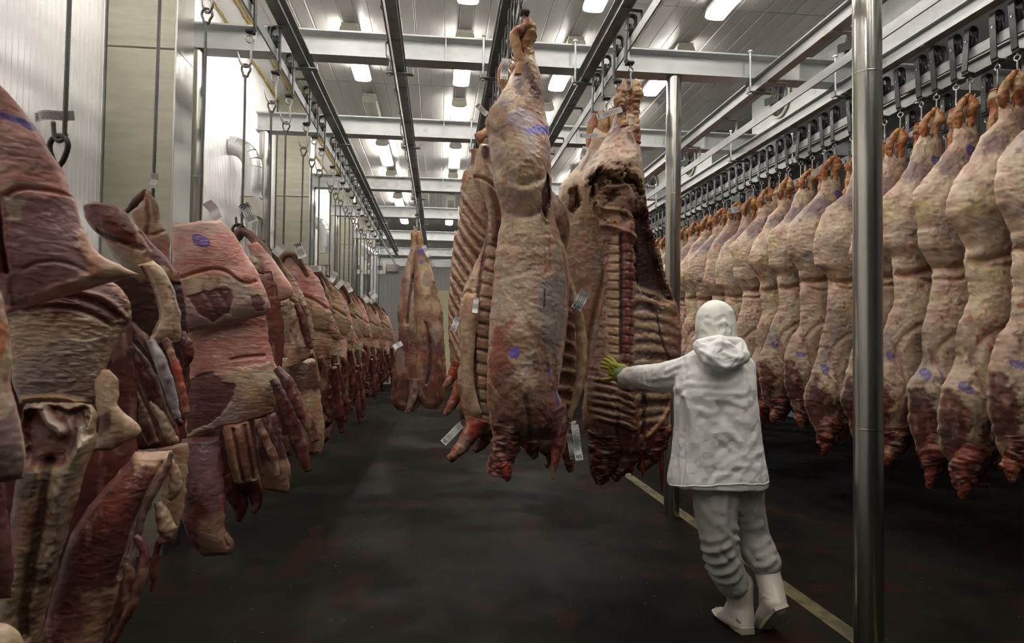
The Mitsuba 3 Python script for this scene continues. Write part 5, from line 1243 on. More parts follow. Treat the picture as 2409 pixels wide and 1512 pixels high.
k = thing('carcass', 'right half of the far carcass pair on the second rail, blue stamps on its leg', 'beef side')
fr = Frame(1008, 760, Y8 - .1, 8)
meat('flesh', k, fr, [(980, 575), (977, 605), (974, 640), (974, 690), (976, 740), (980, 790), (978, 840), (976, 890), (982, 930), (1000, 960)], [(1000, 575), (1008, 605), (1018, 640), (1030, 690), (1042, 740), (1044, 790), (1048, 840), (1050, 890), (1046, 930), (1030, 962)], [.05, .1, .14, .16, .15, .13, .14, .12, .05], NV=170, NU=90, st='brown', seed=121,
     feats=[('patch', [(984, 620), (1000, 630), (1010, 690), (995, 700), (984, 660)], FATY * .8, 5, 6, .6), ('spot', 1000, 660, 9, 16, 0, PURP, .7), ('spot', 990, 593, 6, 8, 0, INK * 1.2, .8), ('spot', 990, 618, 4, 5, 0, INK, .8), ('patch', [(990, 780), (1044, 770), (1048, 950), (990, 950)], V3(.14, .06, .05), 14, 14, .85, 'muscle'), ('groove', [(1000, 760), (1010, 820), (1002, 900)], 4, .03, MUSD, .8), ('spot', 1025, 780, 12, 26, 0, V3(.32, .24, .2), .6)], rough=.012, edge=.01)
add('hock', k, limb_px([(986, 545), (988, 556), (990, 572), (992, 592)], [4, 7, 6, 8], Y8 - .1, 591, n=18, colors=C3col))
# ---------------------------------------------------------------- the worker, seen from behind, pushing with the left arm
YP = 3.52
def W_(px, py, dy=0.0):
    return at(px, py, Y=YP + dy)


def hull_chain(js, bones):
    """js: name -> (point, radius); bones: pairs; a union of hulls of spheres."""
    out = []
    for a, b in bones:
        pts = []
        for q in (a, b):
            s = trimesh.creation.icosphere(subdivisions=2, radius=js[q][1])
            pts.append(s.vertices + js[q][0])
        out.append(manifold3d.Manifold.hull_points(np.vstack(pts)))
    return manifold3d.Manifold.batch_boolean(out, manifold3d.OpType.Add)


def finish(man, el=.018, it=14, lamb=.5):
    man = man.refine_to_length(el)
    m = man.to_mesh()
    t = trimesh.Trimesh(m.vert_properties[:, :3], m.tri_verts, process=True)
    trimesh.smoothing.filter_taubin(t, lamb=lamb, nu=lamb + .03, iterations=it)
    return t


def folds(t, creases, base=.004, sc=9, seed=1, stretch=(1, 1, 1)):
    """Cloth relief: soft noise and explicit crease lines (points, width, height)."""
    v = np.array(t.vertices); n = np.array(t.vertex_normals)
    d = (nz(v * stretch, sc, 3, seed) - .5) * 2 * base + (np.abs(nz(v * stretch, sc * 1.7, 3, seed + 3) - .5) * 2 - .3) * base * .9
    for pts, w, h in creases:
        ln = np.array(pts)
        if len(ln) > 6:
            ln = np.vstack([ln[:1], (ln[:-2] + ln[1:-1] * 2 + ln[2:]) / 4, ln[-1:]])
        elif len(ln) > 2:
            ln = curve(ln, 6 * len(ln))
        dd = np.full(len(v), 9.0)
        for a, b in zip(ln[:-1], ln[1:]):
            ab = b - a
            tt = np.clip(((v - a) @ ab) / (ab @ ab + 1e-12), 0, 1)
            dd = np.minimum(dd, np.linalg.norm(v - a - tt[:, None] * ab, axis=1))
        d += h * (np.exp(-(dd / w) ** 2) - .45 * np.exp(-((dd - 1.9 * w) / w) ** 2))
    t = t.copy(); t.vertices = v + n * d[:, None]
    return t


def surf(mesh, px, py, tol=7.0):
    """The mesh's vertex that the camera sees nearest to a photograph position."""
    q = np.asarray(mesh.vertices) - EYE
    z = q @ FWD
    d = np.hypot(W / 2 + F * (q @ RIGHT) / z - px, H / 2 - F * (q @ UP) / z - py)
    c = np.where(d < tol, z, 99.0)
    return np.array(mesh.vertices[np.argmin(c) if c.min() < 90 else np.argmin(d)])


person = thing('person', 'worker in white hooded coat, trousers and boots, seen from behind, pushing with a yellow-gloved hand', 'person')


def f_cloth(p, n, uv):
    w = fbm(p.x * 260, p.y * 260, p.z * 260, 2)
    g = smoothstep(.55, .8, fbm(p.x * 7, p.y * 7, p.z * 7, 3))
    return mix(mix((.70, .69, .665), (.78, .77, .75), w), (.62, .57, .51), g * .35)


def f_cloth_bump(p, n, uv):
    return fbm(p.x * 30, p.y * 30, p.z * 30, 3) * .008


def f_cuff(p, n, uv):
    g = smoothstep(.42, .65, fbm(p.x * 22, p.y * 22, p.z * 22, 3))
    return mix((.60, .58, .54), (.40, .29, .21), g * .6)


mat('m_cloth', {'type': 'bumpmap', 'tex': proc(f_cloth_bump, 1e-3), 'scale': 1.0, 'nested': pr(proc(f_cloth), .8, spec=.2)})
mat('m_cuff', {'type': 'bumpmap', 'tex': proc(f_cloth_bump, 1e-3), 'scale': 1.0, 'nested': pr(proc(f_cuff), .8, spec=.2)})
mat('m_bouffant', {'type': 'bumpmap', 'tex': proc(f_cloth_bump, 1e-3), 'scale': 1.0, 'nested': pr((.66, .655, .60), .7, spec=.3)})
mat('m_skin', pr((.42, .25, .17), .5))
mat('m_boot', pr((.56, .52, .44), .38, spec=.5))
mat('m_sole', pr((.40, .36, .28), .6))
mat('m_glove', pr((.27, .26, .02), .45, spec=.5))
mat('m_glove_cuff', pr((.10, .18, .05), .5))
mat('m_ink', pr((.03, .035, .10), .6))

# joints (photograph position, depth offset from the body plane): body leans to the left and forward
J = {
    'head': (W_(1684, 772, .03), .098), 'crown': (W_(1684, 752, .03), .088), 'chin': (W_(1676, 800, .12), .055), 'neck': (W_(1688, 820, .02), .065),
    'chest': (W_(1672, 900, .04), .135), 'chest2': (W_(1712, 900, .03), .130), 'waist': (W_(1690, 1030, .02), .145), 'waist2': (W_(1722, 1030, .02), .135), 'hip': (W_(1684, 1110, .03), .095), 'hip2': (W_(1740, 1110, .04), .095),
    'shL': (W_(1622, 862, .06), .075), 'elL': (W_(1560, 884, .32), .05), 'wrL': (W_(1478, 884, .58), .034),
    'shR': (W_(1744, 870, .06), .075), 'elR': (W_(1752, 960, .22), .05), 'wrR': (W_(1715, 985, .42), .034),
    'knL': (W_(1692, 1275, -.01), .062), 'anL': (W_(1742, 1408, .05), .032), 'knR': (W_(1766, 1262, .08), .062), 'anR': (W_(1808, 1362, -.04), .032), 'ftL': (W_(1722, 1456, .10), .020), 'ftR': (W_(1810, 1425, -.03), .018)}
BONES = [('head', 'crown'), ('head', 'chin'), ('head', 'neck'), ('neck', 'chest'), ('neck', 'chest2'), ('chest', 'chest2'), ('chest', 'waist'), ('chest2', 'waist2'), ('waist', 'waist2'), ('waist', 'hip'), ('waist2', 'hip2'), ('hip', 'hip2'),
         ('chest', 'shL'), ('chest2', 'shR'), ('shL', 'elL'), ('elL', 'wrL'), ('shR', 'elR'), ('elR', 'wrR'), ('hip', 'knL'), ('knL', 'anL'), ('hip2', 'knR'), ('knR', 'anR'), ('anL', 'ftL'), ('anR', 'ftR')]
JB = {k_: (p, r * .78) for k_, (p, r) in J.items()}
JB['head'] = (J['head'][0] + V3(0, .015, 0), .085); JB['crown'] = (J['crown'][0], .078); JB['chin'] = (J['chin'][0], .045)
body = hull_chain(JB, BONES)
# face, looking away from the camera and slightly left: nose, brow, lips, eyes, ears
fc = J['head'][0] + V3(-.01, .09, -.005)
for off, r in (((0, .022, -.012), .014), ((0, .014, .008), .012), ((0, .008, -.048), .018), ((-.07, -.075, -.015), .018), ((.075, -.075, -.015), .018), ((-.03, .0, .018), .014), ((.03, .0, .018), .014)):
    body += manifold3d.Manifold.sphere(r, 16).translate((fc + V3(*off)).tolist())
part('body', person, finish(body, .016, 8), 'm_skin', smooth=True)
hand_at = J['wrR'][0]
hr = [manifold3d.Manifold.hull_points(np.vstack([trimesh.creation.icosphere(subdivisions=1, radius=.018).vertices + hand_at + V3(-.01 + a, .03 + b, 0) for a in (0, .05) for b in (0, .06)]))]
# hood cap (bouffant), snug over head and neck
JH = {'a': (J['head'][0], .112), 'b': (J['crown'][0] + V3(0, 0, .004), .104), 'c': (W_(1690, 818, .0), .092), 'd': (W_(1676, 796, .07), .080), 'e': (W_(1692, 840, .02), .095)}
cap_ = finish(hull_chain(JH, [('a', 'b'), ('a', 'c'), ('a', 'd'), ('c', 'e'), ('d', 'e')]), .012, 10)
from scipy.spatial import cKDTree
kd = cKDTree(cap_.vertices)
hc = [([surf(cap_, x, y) for x, y in pts], w * YP / F, h) for pts, w, h in [
    ([(1655, 748), (1672, 760), (1690, 758), (1702, 748)], 4, .010), ([(1702, 748), (1712, 762), (1700, 778), (1690, 796)], 4, .012), ([(1712, 752), (1722, 768), (1718, 790)], 3.5, .010), ([(1672, 770), (1688, 780), (1676, 800)], 4, .009), ([(1690, 782), (1708, 776), (1724, 782)], 3.5, .009), ([(1648, 792), (1670, 800), (1700, 798), (1726, 800)], 4, .010),
    ([(1646, 806), (1680, 812), (1722, 808)], 4, -.008), ([(1660, 735), (1680, 742), (1700, 736)], 4, .006), ([(1644, 772), (1660, 784), (1664, 800)], 4, .006), ([(1695, 760), (1706, 768), (1716, 764)], 3, -.008)]]
cap_ = folds(cap_, [(a_, b_ * 1.15, c_ * .42) for a_, b_, c_ in hc], .0045, 13, 5)
part('head_cover', person, cap_, 'm_bouffant', smooth=True)

# trousers: hips, two legs, baggy at the knee, gathered over the boots
def Wr(px, py, dy, rpx):
    return (W_(px, py, dy), rpx * (YP + dy) / F)


JT = {'h1': Wr(1672, 1110, .02, 48), 'h2': Wr(1750, 1110, .03, 50), 'c': Wr(1710, 1130, .02, 52), 'h0': Wr(1712, 1040, .02, 62),
      'tL': Wr(1682, 1190, .0, 52), 'kL': Wr(1692, 1275, -.01, 46), 'sL': Wr(1706, 1335, .01, 44), 'aL': Wr(1724, 1368, .03, 40),
      'tR': Wr(1750, 1185, .06, 48), 'kR': Wr(1766, 1262, .08, 45), 'sR': Wr(1786, 1300, .02, 42), 'aR': Wr(1800, 1322, -.02, 38)}
tr = hull_chain(JT, [('h0', 'h1'), ('h0', 'h2'), ('h1', 'h2'), ('h1', 'tL'), ('c', 'tL'), ('tL', 'kL'), ('kL', 'sL'), ('sL', 'aL'), ('h2', 'tR'), ('c', 'tR'), ('tR', 'kR'), ('kR', 'sR'), ('sR', 'aR')])
tr = finish(tr, .013, 12)
fl = []
for pts, w, h in [([(1640, 1290), (1680, 1300), (1722, 1285)], 7, .012), ([(1648, 1312), (1690, 1328), (1730, 1308)], 7, .014), ([(1655, 1335), (1700, 1352), (1745, 1330)], 7, .014), ([(1668, 1360), (1705, 1376), (1752, 1352)], 6, .012), ([(1642, 1265), (1672, 1272), (1700, 1262)], 7, .008),
                  ([(1736, 1240), (1765, 1250), (1800, 1236)], 7, .010), ([(1742, 1268), (1772, 1285), (1812, 1262)], 7, .013), ([(1745, 1290), (1782, 1308), (1826, 1285)], 7, .013), ([(1772, 1330), (1800, 1330), (1830, 1308)], 6, .011), ([(1730, 1170), (1726, 1220), (1735, 1260)], 8, -.012), ([(1700, 1250), (1730, 1262), (1745, 1250)], 6, .009),
                  ([(1640, 1180), (1665, 1220), (1700, 1240)], 9, .006), ([(1760, 1160), (1780, 1200), (1770, 1235)], 9, .006), ([(1690, 1290), (1715, 1320), (1740, 1318)], 5, -.009)]:
    fl.append(([surf(tr, x, y) for x, y in pts], w * YP / F, h))
tr = folds(tr, [(a_, b_, c_ * .75) for a_, b_, c_ in fl], .0045, 10, 9)
mat('m_trousers', {'type': 'bumpmap', 'tex': proc(f_cloth_bump, 1e-3), 'scale': 1.0, 'nested': pr((.33, .315, .295), .85, spec=.15)})
part('trousers', person, tr, 'm_trousers', smooth=True)

# coat: one surface of torso, skirt and both sleeves, its hem open at the bottom edge
JC = {'n': Wr(1690, 842, .03, 48), 's1': Wr(1632, 866, .05, 38), 's2': Wr(1740, 868, .05, 38), 'u1': Wr(1645, 920, .03, 62), 'u2': Wr(1715, 920, .02, 66), 'm1': Wr(1648, 1010, .03, 64), 'm2': Wr(1722, 1010, .02, 68), 'l1': Wr(1645, 1085, .03, 68), 'l2': Wr(1728, 1085, .02, 72), 'k1': Wr(1642, 1125, .03, 74), 'k2': Wr(1732, 1122, .02, 76),
      'e1': Wr(1560, 888, .34, 36), 'w1': Wr(1492, 886, .56, 26), 'e1b': Wr(1600, 880, .16, 40), 'e2': Wr(1748, 955, .22, 33), 'w2': Wr(1716, 985, .42, 25)}
ct = hull_chain(JC, [('n', 's1'), ('n', 's2'), ('n', 'u1'), ('n', 'u2'), ('u1', 'u2'), ('s1', 'u1'), ('s2', 'u2'), ('u1', 'm1'), ('u2', 'm2'), ('m1', 'm2'), ('m1', 'l1'), ('m2', 'l2'), ('l1', 'l2'), ('l1', 'k1'), ('l2', 'k2'), ('k1', 'k2'), ('s1', 'e1b'), ('e1b', 'e1'), ('e1', 'w1'), ('s2', 'e2'), ('e2', 'w2')])
z_hem = W_(1690, 1143)[2]
ct = ct.trim_by_plane((0.012, 0, 1), z_hem + .012 * W_(1690, 1143)[0])
# hollow under the hem
inner = manifold3d.Manifold.hull_points(np.vstack([trimesh.creation.icosphere(subdivisions=2, radius=.125).vertices * [1, .8, 1] + W_(1650, 1150, .03), trimesh.creation.icosphere(subdivisions=2, radius=.125).vertices * [1, .8, 1] + W_(1728, 1150, .03)]))
ct = ct - inner
ct = finish(ct, .012, 9)
cf = []
for pts, w, h in [([(1608, 928), (1650, 921), (1710, 920), (1758, 926)], 6, .010), ([(1600, 935), (1660, 938), (1720, 946), (1772, 944)], 6, .011), ([(1605, 930), (1618, 980), (1640, 1040), (1660, 1080)], 9, .009), ([(1600, 960), (1608, 1020), (1616, 1090)], 8, -.010), ([(1620, 945), (1680, 990), (1740, 1040)], 8, .006), ([(1612, 950), (1660, 1020), (1700, 1110)], 8, .006),
                  ([(1760, 960), (1770, 1010), (1790, 1060)], 8, .006), ([(1740, 1120), (1760, 1085), (1800, 1060)], 6, .009), ([(1715, 1105), (1750, 1075), (1785, 1030)], 7, .007), ([(1690, 1120), (1740, 1095), (1796, 1100)], 6, .007), ([(1660, 1110), (1700, 1060), (1720, 1010)], 8, .005), ([(1770, 1000), (1740, 985), (1690, 985)], 8, .005),
                  ([(1604, 838), (1606, 870), (1606, 915)], 3.5, -.007), ([(1602, 935), (1603, 1000), (1604, 1070), (1603, 1140)], 3.2, -.022), ([(1612, 940), (1622, 1000), (1618, 1080), (1612, 1140)], 6, .010), ([(1598, 1030), (1602, 1045), (1598, 1060)], 3, -.016), ([(1585, 950), (1582, 1040), (1578, 1135)], 5, .004), ([(1625, 885), (1600, 895), (1560, 900), (1520, 905)], 5, -.006), ([(1612, 855), (1585, 862), (1560, 872)], 5, .008), ([(1608, 870), (1580, 880), (1556, 892)], 4, .007), ([(1610, 895), (1640, 900), (1690, 898)], 4, .006), ([(1612, 880), (1650, 880), (1690, 888)], 4, .005), ([(1640, 960), (1700, 968), (1760, 958)], 5, .007), ([(1650, 1000), (1690, 1030), (1740, 1090)], 6, .007), ([(1700, 1000), (1750, 1050), (1790, 1110)], 6, .006), ([(1680, 1135), (1720, 1080), (1770, 1060)], 5, .007), ([(1560, 850), (1545, 880), (1548, 912)], 5, .007), ([(1530, 862), (1518, 885), (1524, 910)], 5, .009), ([(1512, 868), (1505, 888), (1512, 906)], 4, .007), ([(1590, 845), (1580, 880), (1590, 915)], 6, .006), ([(1500, 905), (1540, 914), (1590, 916)], 5, .007), ([(1620, 860), (1650, 885), (1700, 900)], 7, .005), ([(1756, 870), (1764, 910), (1760, 950)], 6, .006),
                  ([(1632, 838), (1640, 862), (1680, 880), (1725, 884), (1752, 862), (1756, 830)], 5, -.007)]:
    # creases lie on the back of the coat (towards the camera)
    dy = [(-.14 if x > 1605 else np.interp(x, [1490, 1605], [.50, .0])) for x, y in pts]
    cf.append(([W_(x, y, q) for (x, y), q in zip(pts, dy)], w * YP / F * 1.25, h))
# lay the crease points on the coat's own surface
from scipy.spatial import cKDTree
kd = cKDTree(ct.vertices)
cf = [([surf(ct, *proj(p)) for p in c], w, h) for c, w, h in [(curve(pts, 14) if len(pts) > 2 else pts, w, h) for pts, w, h in cf]]
ct = folds(ct, [(a_, b_, c_ * .55) for a_, b_, c_ in cf], .0038, 9, 21)
part('coat', person, ct, 'm_cloth', smooth=True)
# fallen hood lying on the shoulders
JHd = {'a': Wr(1650, 815, -.06, 20), 'b': Wr(1735, 812, -.05, 20), 'c': Wr(1672, 842, -.13, 22), 'd': Wr(1728, 842, -.12, 24), 'e': Wr(1700, 860, -.15, 16), 'f': Wr(1745, 838, -.10, 20), 'g': Wr(1692, 808, -.10, 22)}
hd = finish(hull_chain(JHd, [('a', 'c'), ('c', 'd'), ('d', 'b'), ('c', 'e'), ('d', 'e'), ('d', 'f'), ('b', 'f'), ('g', 'c'), ('g', 'd'), ('g', 'a'), ('g', 'b')]), .010, 8)
kd = cKDTree(hd.vertices)
hf = [([surf(hd, x, y) for x, y in pts], w * YP / F, h) for pts, w, h in [([(1640, 822), (1668, 842), (1700, 860), (1735, 862)], 5, .008), ([(1700, 818), (1722, 832), (1752, 838)], 5, .009), ([(1652, 806), (1690, 800), (1728, 806)], 5, .008), ([(1735, 822), (1742, 850), (1720, 870)], 4, -.007), ([(1660, 830), (1700, 838), (1730, 842)], 5, .005)]]
part('hood', person, folds(hd, [(a_, b_, c_ * .6) for a_, b_, c_ in hf], .004, 14, 31), 'm_cloth', smooth=True)
# cuff of the left sleeve, stained
part('cuff', person, folds(finish(hull_chain({'a': Wr(1506, 886, .52, 29), 'b': Wr(1474, 888, .60, 26)}, [('a', 'b')]), .008, 3), [([W_(1500, 866, .4), W_(1492, 886, .38), W_(1500, 908, .4)], .006, .006)], .004, 22, 33), 'm_cuff', smooth=True)
# hem tape
hem = [W_(x, y, dy) for x, y, dy in ((1566, 1141, .02), (1590, 1146, -.07), (1640, 1144, -.125), (1700, 1141, -.14), (1760, 1137, -.125), (1795, 1133, -.07), (1810, 1131, .02))]
kd = cKDTree(ct.vertices)
hp = np.array([ct.vertices[kd.query(p)[1]] for p in curve(hem, 40)])
hp = np.vstack([hp[:1], (hp[:-2] + hp[1:-1] * 2 + hp[2:]) / 4, hp[-1:]])
part('hem', person, tube(hp, .0048, 8), 'm_cloth', smooth=True)

# the yellow glove, fingers spread on the ribs
hb = W_(1462, 868, .64)
def G(px, py, dy):
    return W_(px, py, dy)


gl = []
def chain(pts, rs):
    js = {i: (p, r) for i, (p, r) in enumerate(zip(pts, rs))}
    gl.append(hull_chain(js, [(i, i + 1) for i in range(len(pts) - 1)]))


palm = {'a': (G(1466, 866, .66), .026), 'b': (G(1462, 884, .66), .026), 'c': (G(1440, 858, .74), .020), 'd': (G(1438, 878, .74), .020), 'w': (G(1476, 882, .62), .029)}
gl.append(hull_chain(palm, [('a', 'b'), ('a', 'c'), ('b', 'd'), ('c', 'd'), ('a', 'd'), ('b', 'c'), ('w', 'a'), ('w', 'b')]))
chain([G(1442, 856, .74), G(1431, 848, .79), G(1422, 845, .83), G(1432, 842, .85)][:3], [.0145, .0125, .0105])
chain([G(1447, 853, .73), G(1438, 843, .78), G(1431, 840, .82)], [.0135, .012, .0105])
chain([G(1440, 862, .74), G(1426, 856, .80), G(1416, 853, .84)], [.0145, .0130, .0110])
chain([G(1438, 868, .74), G(1424, 864, .80), G(1415, 863, .84)], [.0145, .0130, .0110])
chain([G(1448, 888, .70), G(1432, 892, .76), G(1419, 893, .80)], [.0165, .0140, .0115])
g = manifold3d.Manifold.batch_boolean(gl, manifold3d.OpType.Add)
part('glove', person, folds(finish(g, .006, 4), [], .0016, 40, 41), 'm_glove', smooth=True)
gc = tube([G(1466, 862, .62), G(1468, 880, .60), G(1466, 900, .62)], [.006, .008, .006], 10)
part('glove_rim', person, finish(hull_chain({'a': Wr(1472, 886, .605, 25), 'b': Wr(1467, 884, .625, 24)}, [('a', 'b')]), .008, 2), 'm_glove_cuff', smooth=True)
# bare right hand, out of sight in front of the body
hx = J['wrR'][0]
hh = {'p': (hx + V3(-.01, .03, 0), .028), 'q': (hx + V3(-.02, .09, .01), .026)}
hands = [hull_chain(hh, [('p', 'q')])]
for i_ in range(4):
    a = hx + V3(-.045 + .022 * i_, .10, .015); hands.append(hull_chain({0: (a, .010), 1: (a + V3(0, .04, .012), .009), 2: (a + V3(0, .06, -.005), .008)}, [(0, 1), (1, 2)]))
hands.append(hull_chain({0: (hx + V3(.02, .04, .01), .012), 1: (hx + V3(.045, .08, .02), .010)}, [(0, 1)]))
part('hand', person, finish(manifold3d.Manifold.batch_boolean(hands, manifold3d.OpType.Add), .006, 3), 'm_skin', smooth=True)

# boots
def boot(js, bones, sole_poly, nm, soleT, el=.009):
    b = finish(hull_chain(js, bones), el, 8)
    return b


bl = {'t': Wr(1738, 1372, .04, 34), 'a': Wr(1742, 1420, .05, 30), 'h': Wr(1746, 1462, .03, 30), 'i': Wr(1724, 1450, .09, 28), 'b': Wr(1706, 1458, .16, 26), 'to': Wr(1698, 1461, .21, 24), 'h2': Wr(1748, 1480, .03, 25), 'b2': Wr(1708, 1470, .16, 23)}
bm = finish(hull_chain(bl, [('t', 'a'), ('a', 'h'), ('h', 'h2'), ('a', 'i'), ('i', 'b'), ('b', 'to'), ('h2', 'b2'), ('h', 'i'), ('b', 'b2'), ('i', 'b2')]), .009, 6)
bm.vertices[:, 2] = np.maximum(bm.vertices[:, 2], .022)
scene_boot = bm
bk = boot_key = part('boot', person, folds(bm, [([W_(1726, 1420, -.03), W_(1745, 1428, -.06), W_(1762, 1424, -.03)], .006, .005)], .001, 14, 51), 'm_boot', smooth=True)
# its sole: a plate following the foot
heel, toe = W_(1750, 1490, .0), W_(1690, 1478, .27)
dv = toe - heel; dv[2] = 0; Lf_ = np.linalg.norm(dv); dv /= Lf_; nv_ = V3(-dv[1], dv[0], 0)
oc = heel + 0 * dv
sp = [(-.035, -.030), (.02, -.042), (.09, -.036), (.17, -.046), (.235, -.040), (.265, -.012), (.262, .018), (.22, .044), (.15, .046), (.08, .036), (.01, .040), (-.035, .026)]
poly = sg.Polygon([(oc[0] + a * dv[0] + b * nv_[0], oc[1] + a * dv[1] + b * nv_[1]) for a, b in sp]).buffer(.006)
sole = trimesh.creation.extrude_polygon(poly, .026, engine='earcut')
part('sole', bk, sole, 'm_sole')
part('heel_block', bk, trimesh.creation.extrude_polygon(sg.Polygon([(oc[0] + a * dv[0] + b * nv_[0], oc[1] + a * dv[1] + b * nv_[1]) for a, b in [(-.038, -.034), (.055, -.044), (.055, .042), (-.038, .032)]]).buffer(.005), .034, engine='earcut'), 'm_sole')
# right boot: heel lifted, the sole turned towards the camera
br = {'t': Wr(1800, 1325, .0, 31), 'a': Wr(1815, 1385, -.07, 30), 'h': Wr(1824, 1420, -.12, 28), 'i': Wr(1812, 1432, .0, 26), 'b': Wr(1800, 1455, .04, 24), 'to': Wr(1795, 1468, .06, 20)}
bm = finish(hull_chain(br, [('t', 'a'), ('a', 'h'), ('a', 'i'), ('h', 'i'), ('i', 'b'), ('b', 'to'), ('h', 'b')]), .009, 6)
bk = part('boot', person, folds(bm, [([W_(1795, 1400, -.1), W_(1815, 1408, -.14), W_(1835, 1402, -.1)], .006, .006)], .001, 14, 53), 'm_boot', smooth=True)
h0, t0 = W_(1833, 1428, -.16), W_(1798, 1472, .03)
dv = t0 - h0; L_ = np.linalg.norm(dv); dv /= L_
sv = np.cross(dv, [0, 1, 0]); sv = V3(1, .1, .25); sv -= dv * (sv @ dv); sv /= np.linalg.norm(sv)
nn_ = np.cross(dv, sv)
sole = trimesh.creation.extrude_polygon(sg.Polygon([(-.02, -.036), (.06, -.040), (.12, -.045), (L_ + .02, -.030), (L_ + .02, .030), (.12, .045), (.06, .038), (-.02, .034)]).buffer(.006), .018, engine='earcut')
v = sole.vertices
sole.vertices = h0 + v[:, :1] * dv + v[:, 1:2] * sv + v[:, 2:] * nn_
part('sole', bk, sole, 'm_sole')

tm = meshkit.text_mesh('marcio', .016, .0006, bold=True)
tv = tm.vertices
q = W_(1722, 1466, -.2)
tree = cKDTree(scene_boot.vertices)
ids = [tree.query(W_(x, y, -.05))[1] for x, y in ((1713, 1462), (1738, 1470))]
pa, pb = (scene_boot.vertices[i_] for i_ in ids)
ex_ = (pb - pa) / np.linalg.norm(pb - pa)
nrm = scene_boot.vertex_normals[ids[0]] + scene_boot.vertex_normals[ids[1]]; nrm /= np.linalg.norm(nrm)
ez_ = np.cross(nrm, ex_); ez_ = -ez_ if ez_[2] < 0 else ez_
w_ = tv[:, 0].max()
pos = pa + (tv[:, :1] / w_) * (pb - pa) + tv[:, 1:2] * ez_
base = scene_boot.vertices[tree.query(pos)[1]]
nn2 = scene_boot.vertex_normals[tree.query(pos)[1]]
off = ((base - pos) * nn2).sum(1, keepdims=True)
pos = pos + nn2 * (off + .0015) + nrm * tv[:, 2:]
part('lettering', boot_key, trimesh.Trimesh(pos, tm.faces, process=False), 'm_ink', label='blue handwritten lettering')
# ---------------------------------------------------------------- coolers, ducts, the far end, tags
def fan(y, k, z=4.81, x=4.50, R=.25):
    f_ = part('fan', k, xf(lathe([(0, -.03), (.05, -.03), (.06, 0), (.05, .04), (0, .04)], 20), (x - .02, y, z), ry=PI / 2), 'm_dark')
    part('ring', f_, xf(trimesh.creation.torus(R, .018, 36, 8), (x - .03, y, z), ry=PI / 2), 'm_fixture', smooth=True)
    for q in (.2, .36, .52, .68, .84):
        part('guard_wire', f_, xf(trimesh.creation.torus(R * q, .005, 30, 5), (x - .05 - .02 * (1 - q), y, z), ry=PI / 2), 'm_dark')
    for a in np.arange(8) * PI / 4:
        part('guard_wire', f_, tube([(x - .06, y, z), (x - .05, y + R * math.cos(a), z + R * math.sin(a))], .004, 5), 'm_dark')
    part('throat', f_, xf(lathe([(0, -.004), (R, -.004), (R, .0), (0, .0)], 30), (x - .004, y, z), ry=PI / 2), 'm_black')
    for i_ in range(5):
        b = xf(xf(cbox(-.004, .004, .05, R * .92, -.05, .05, .002), rz=.5), rx=i_ * 2 * PI / 5)
        part('blade', f_, xf(b, (x - .03, y, z)), 'm_black')


for (ya, yb, fs, nm) in ((4.4, 9.5, (5.1, 6.9, 8.62), 'long galvanised cooling unit with round fans under the ceiling at the right, nearer one'), (11.0, 15.4, (11.9, 14.05), 'galvanised cooling unit with round fans under the ceiling at the right, further one')):
    k = thing('cooling_unit', nm, 'cooling unit')
    part('casing', k, cat([cbox(4.5, 5.4, ya, yb, 4.46, 5.05, .01)]), 'm_galv')
    for yy in (ya + .3, yb - .3):
        for xx in (4.6, 5.3):
            part('hanger_rod', k, tube([(xx, yy, 5.04), (xx, yy, ZC)], .012, 8), 'm_galv')
    part('drip_tray', k, cbox(4.42, 5.45, ya + .05, yb - .05, 4.40, 4.45, .01), 'm_duct')
    for fy in fs:
        fan(fy, k)
    lab(k, nm)

# duct elbows on the left wall
for i, y in enumerate((7.85, 12.75)):
    k = thing('duct', ['round metal duct elbow coming out of the left wall beside the round post', 'second round duct elbow further down the left wall'][i], 'duct')
    cx, cz, R, r = -2.34, 3.42, .24, .105
    a = np.linspace(90, 0, 6)
    for j_ in range(5):                                                     # gores of the elbow
        p = [(cx + R * math.cos(math.radians(q)), y, cz + R * math.sin(math.radians(q))) for q in (a[j_], (a[j_] + a[j_ + 1]) / 2, a[j_ + 1])]
        part('gore', k, tube(p, r - .001 * (j_ % 2), 22), 'm_duct', smooth=40)
    part('down_pipe', k, tube([(cx + R, y, cz), (cx + R, y, cz - .33)], r, 24), 'm_duct', smooth=40)
    part('collar', k, tube([(cx + R, y, cz - .31), (cx + R, y, cz - .34)], r + .008, 24), 'm_duct', smooth=40)
    part('damper_box', k, cbox(cx + R - .1, cx + R + .1, y - .1, y + .1, cz - .56, cz - .34, .006), 'm_fixture')
    part('thin_pipe', k, tube([(cx + R, y, cz - .56), (cx + R, y, .0)], .06, 18), 'm_duct', smooth=40)
# pipe across the far end, below the ceiling
k = thing('pipe', 'thick bare pipe running across the far end of the hall', 'pipe')
part('tube', k, tube([(-2.3, 21.0, 4.72), (7.3, 21.0, 4.72)], .105, 24), 'm_duct', smooth=40)
for x in (-1.6, .6, 2.8, 5.0):
    part('strap', k, box(x - .015, x + .015, 20.985, 21.015, 4.82, ZC), 'm_dark')
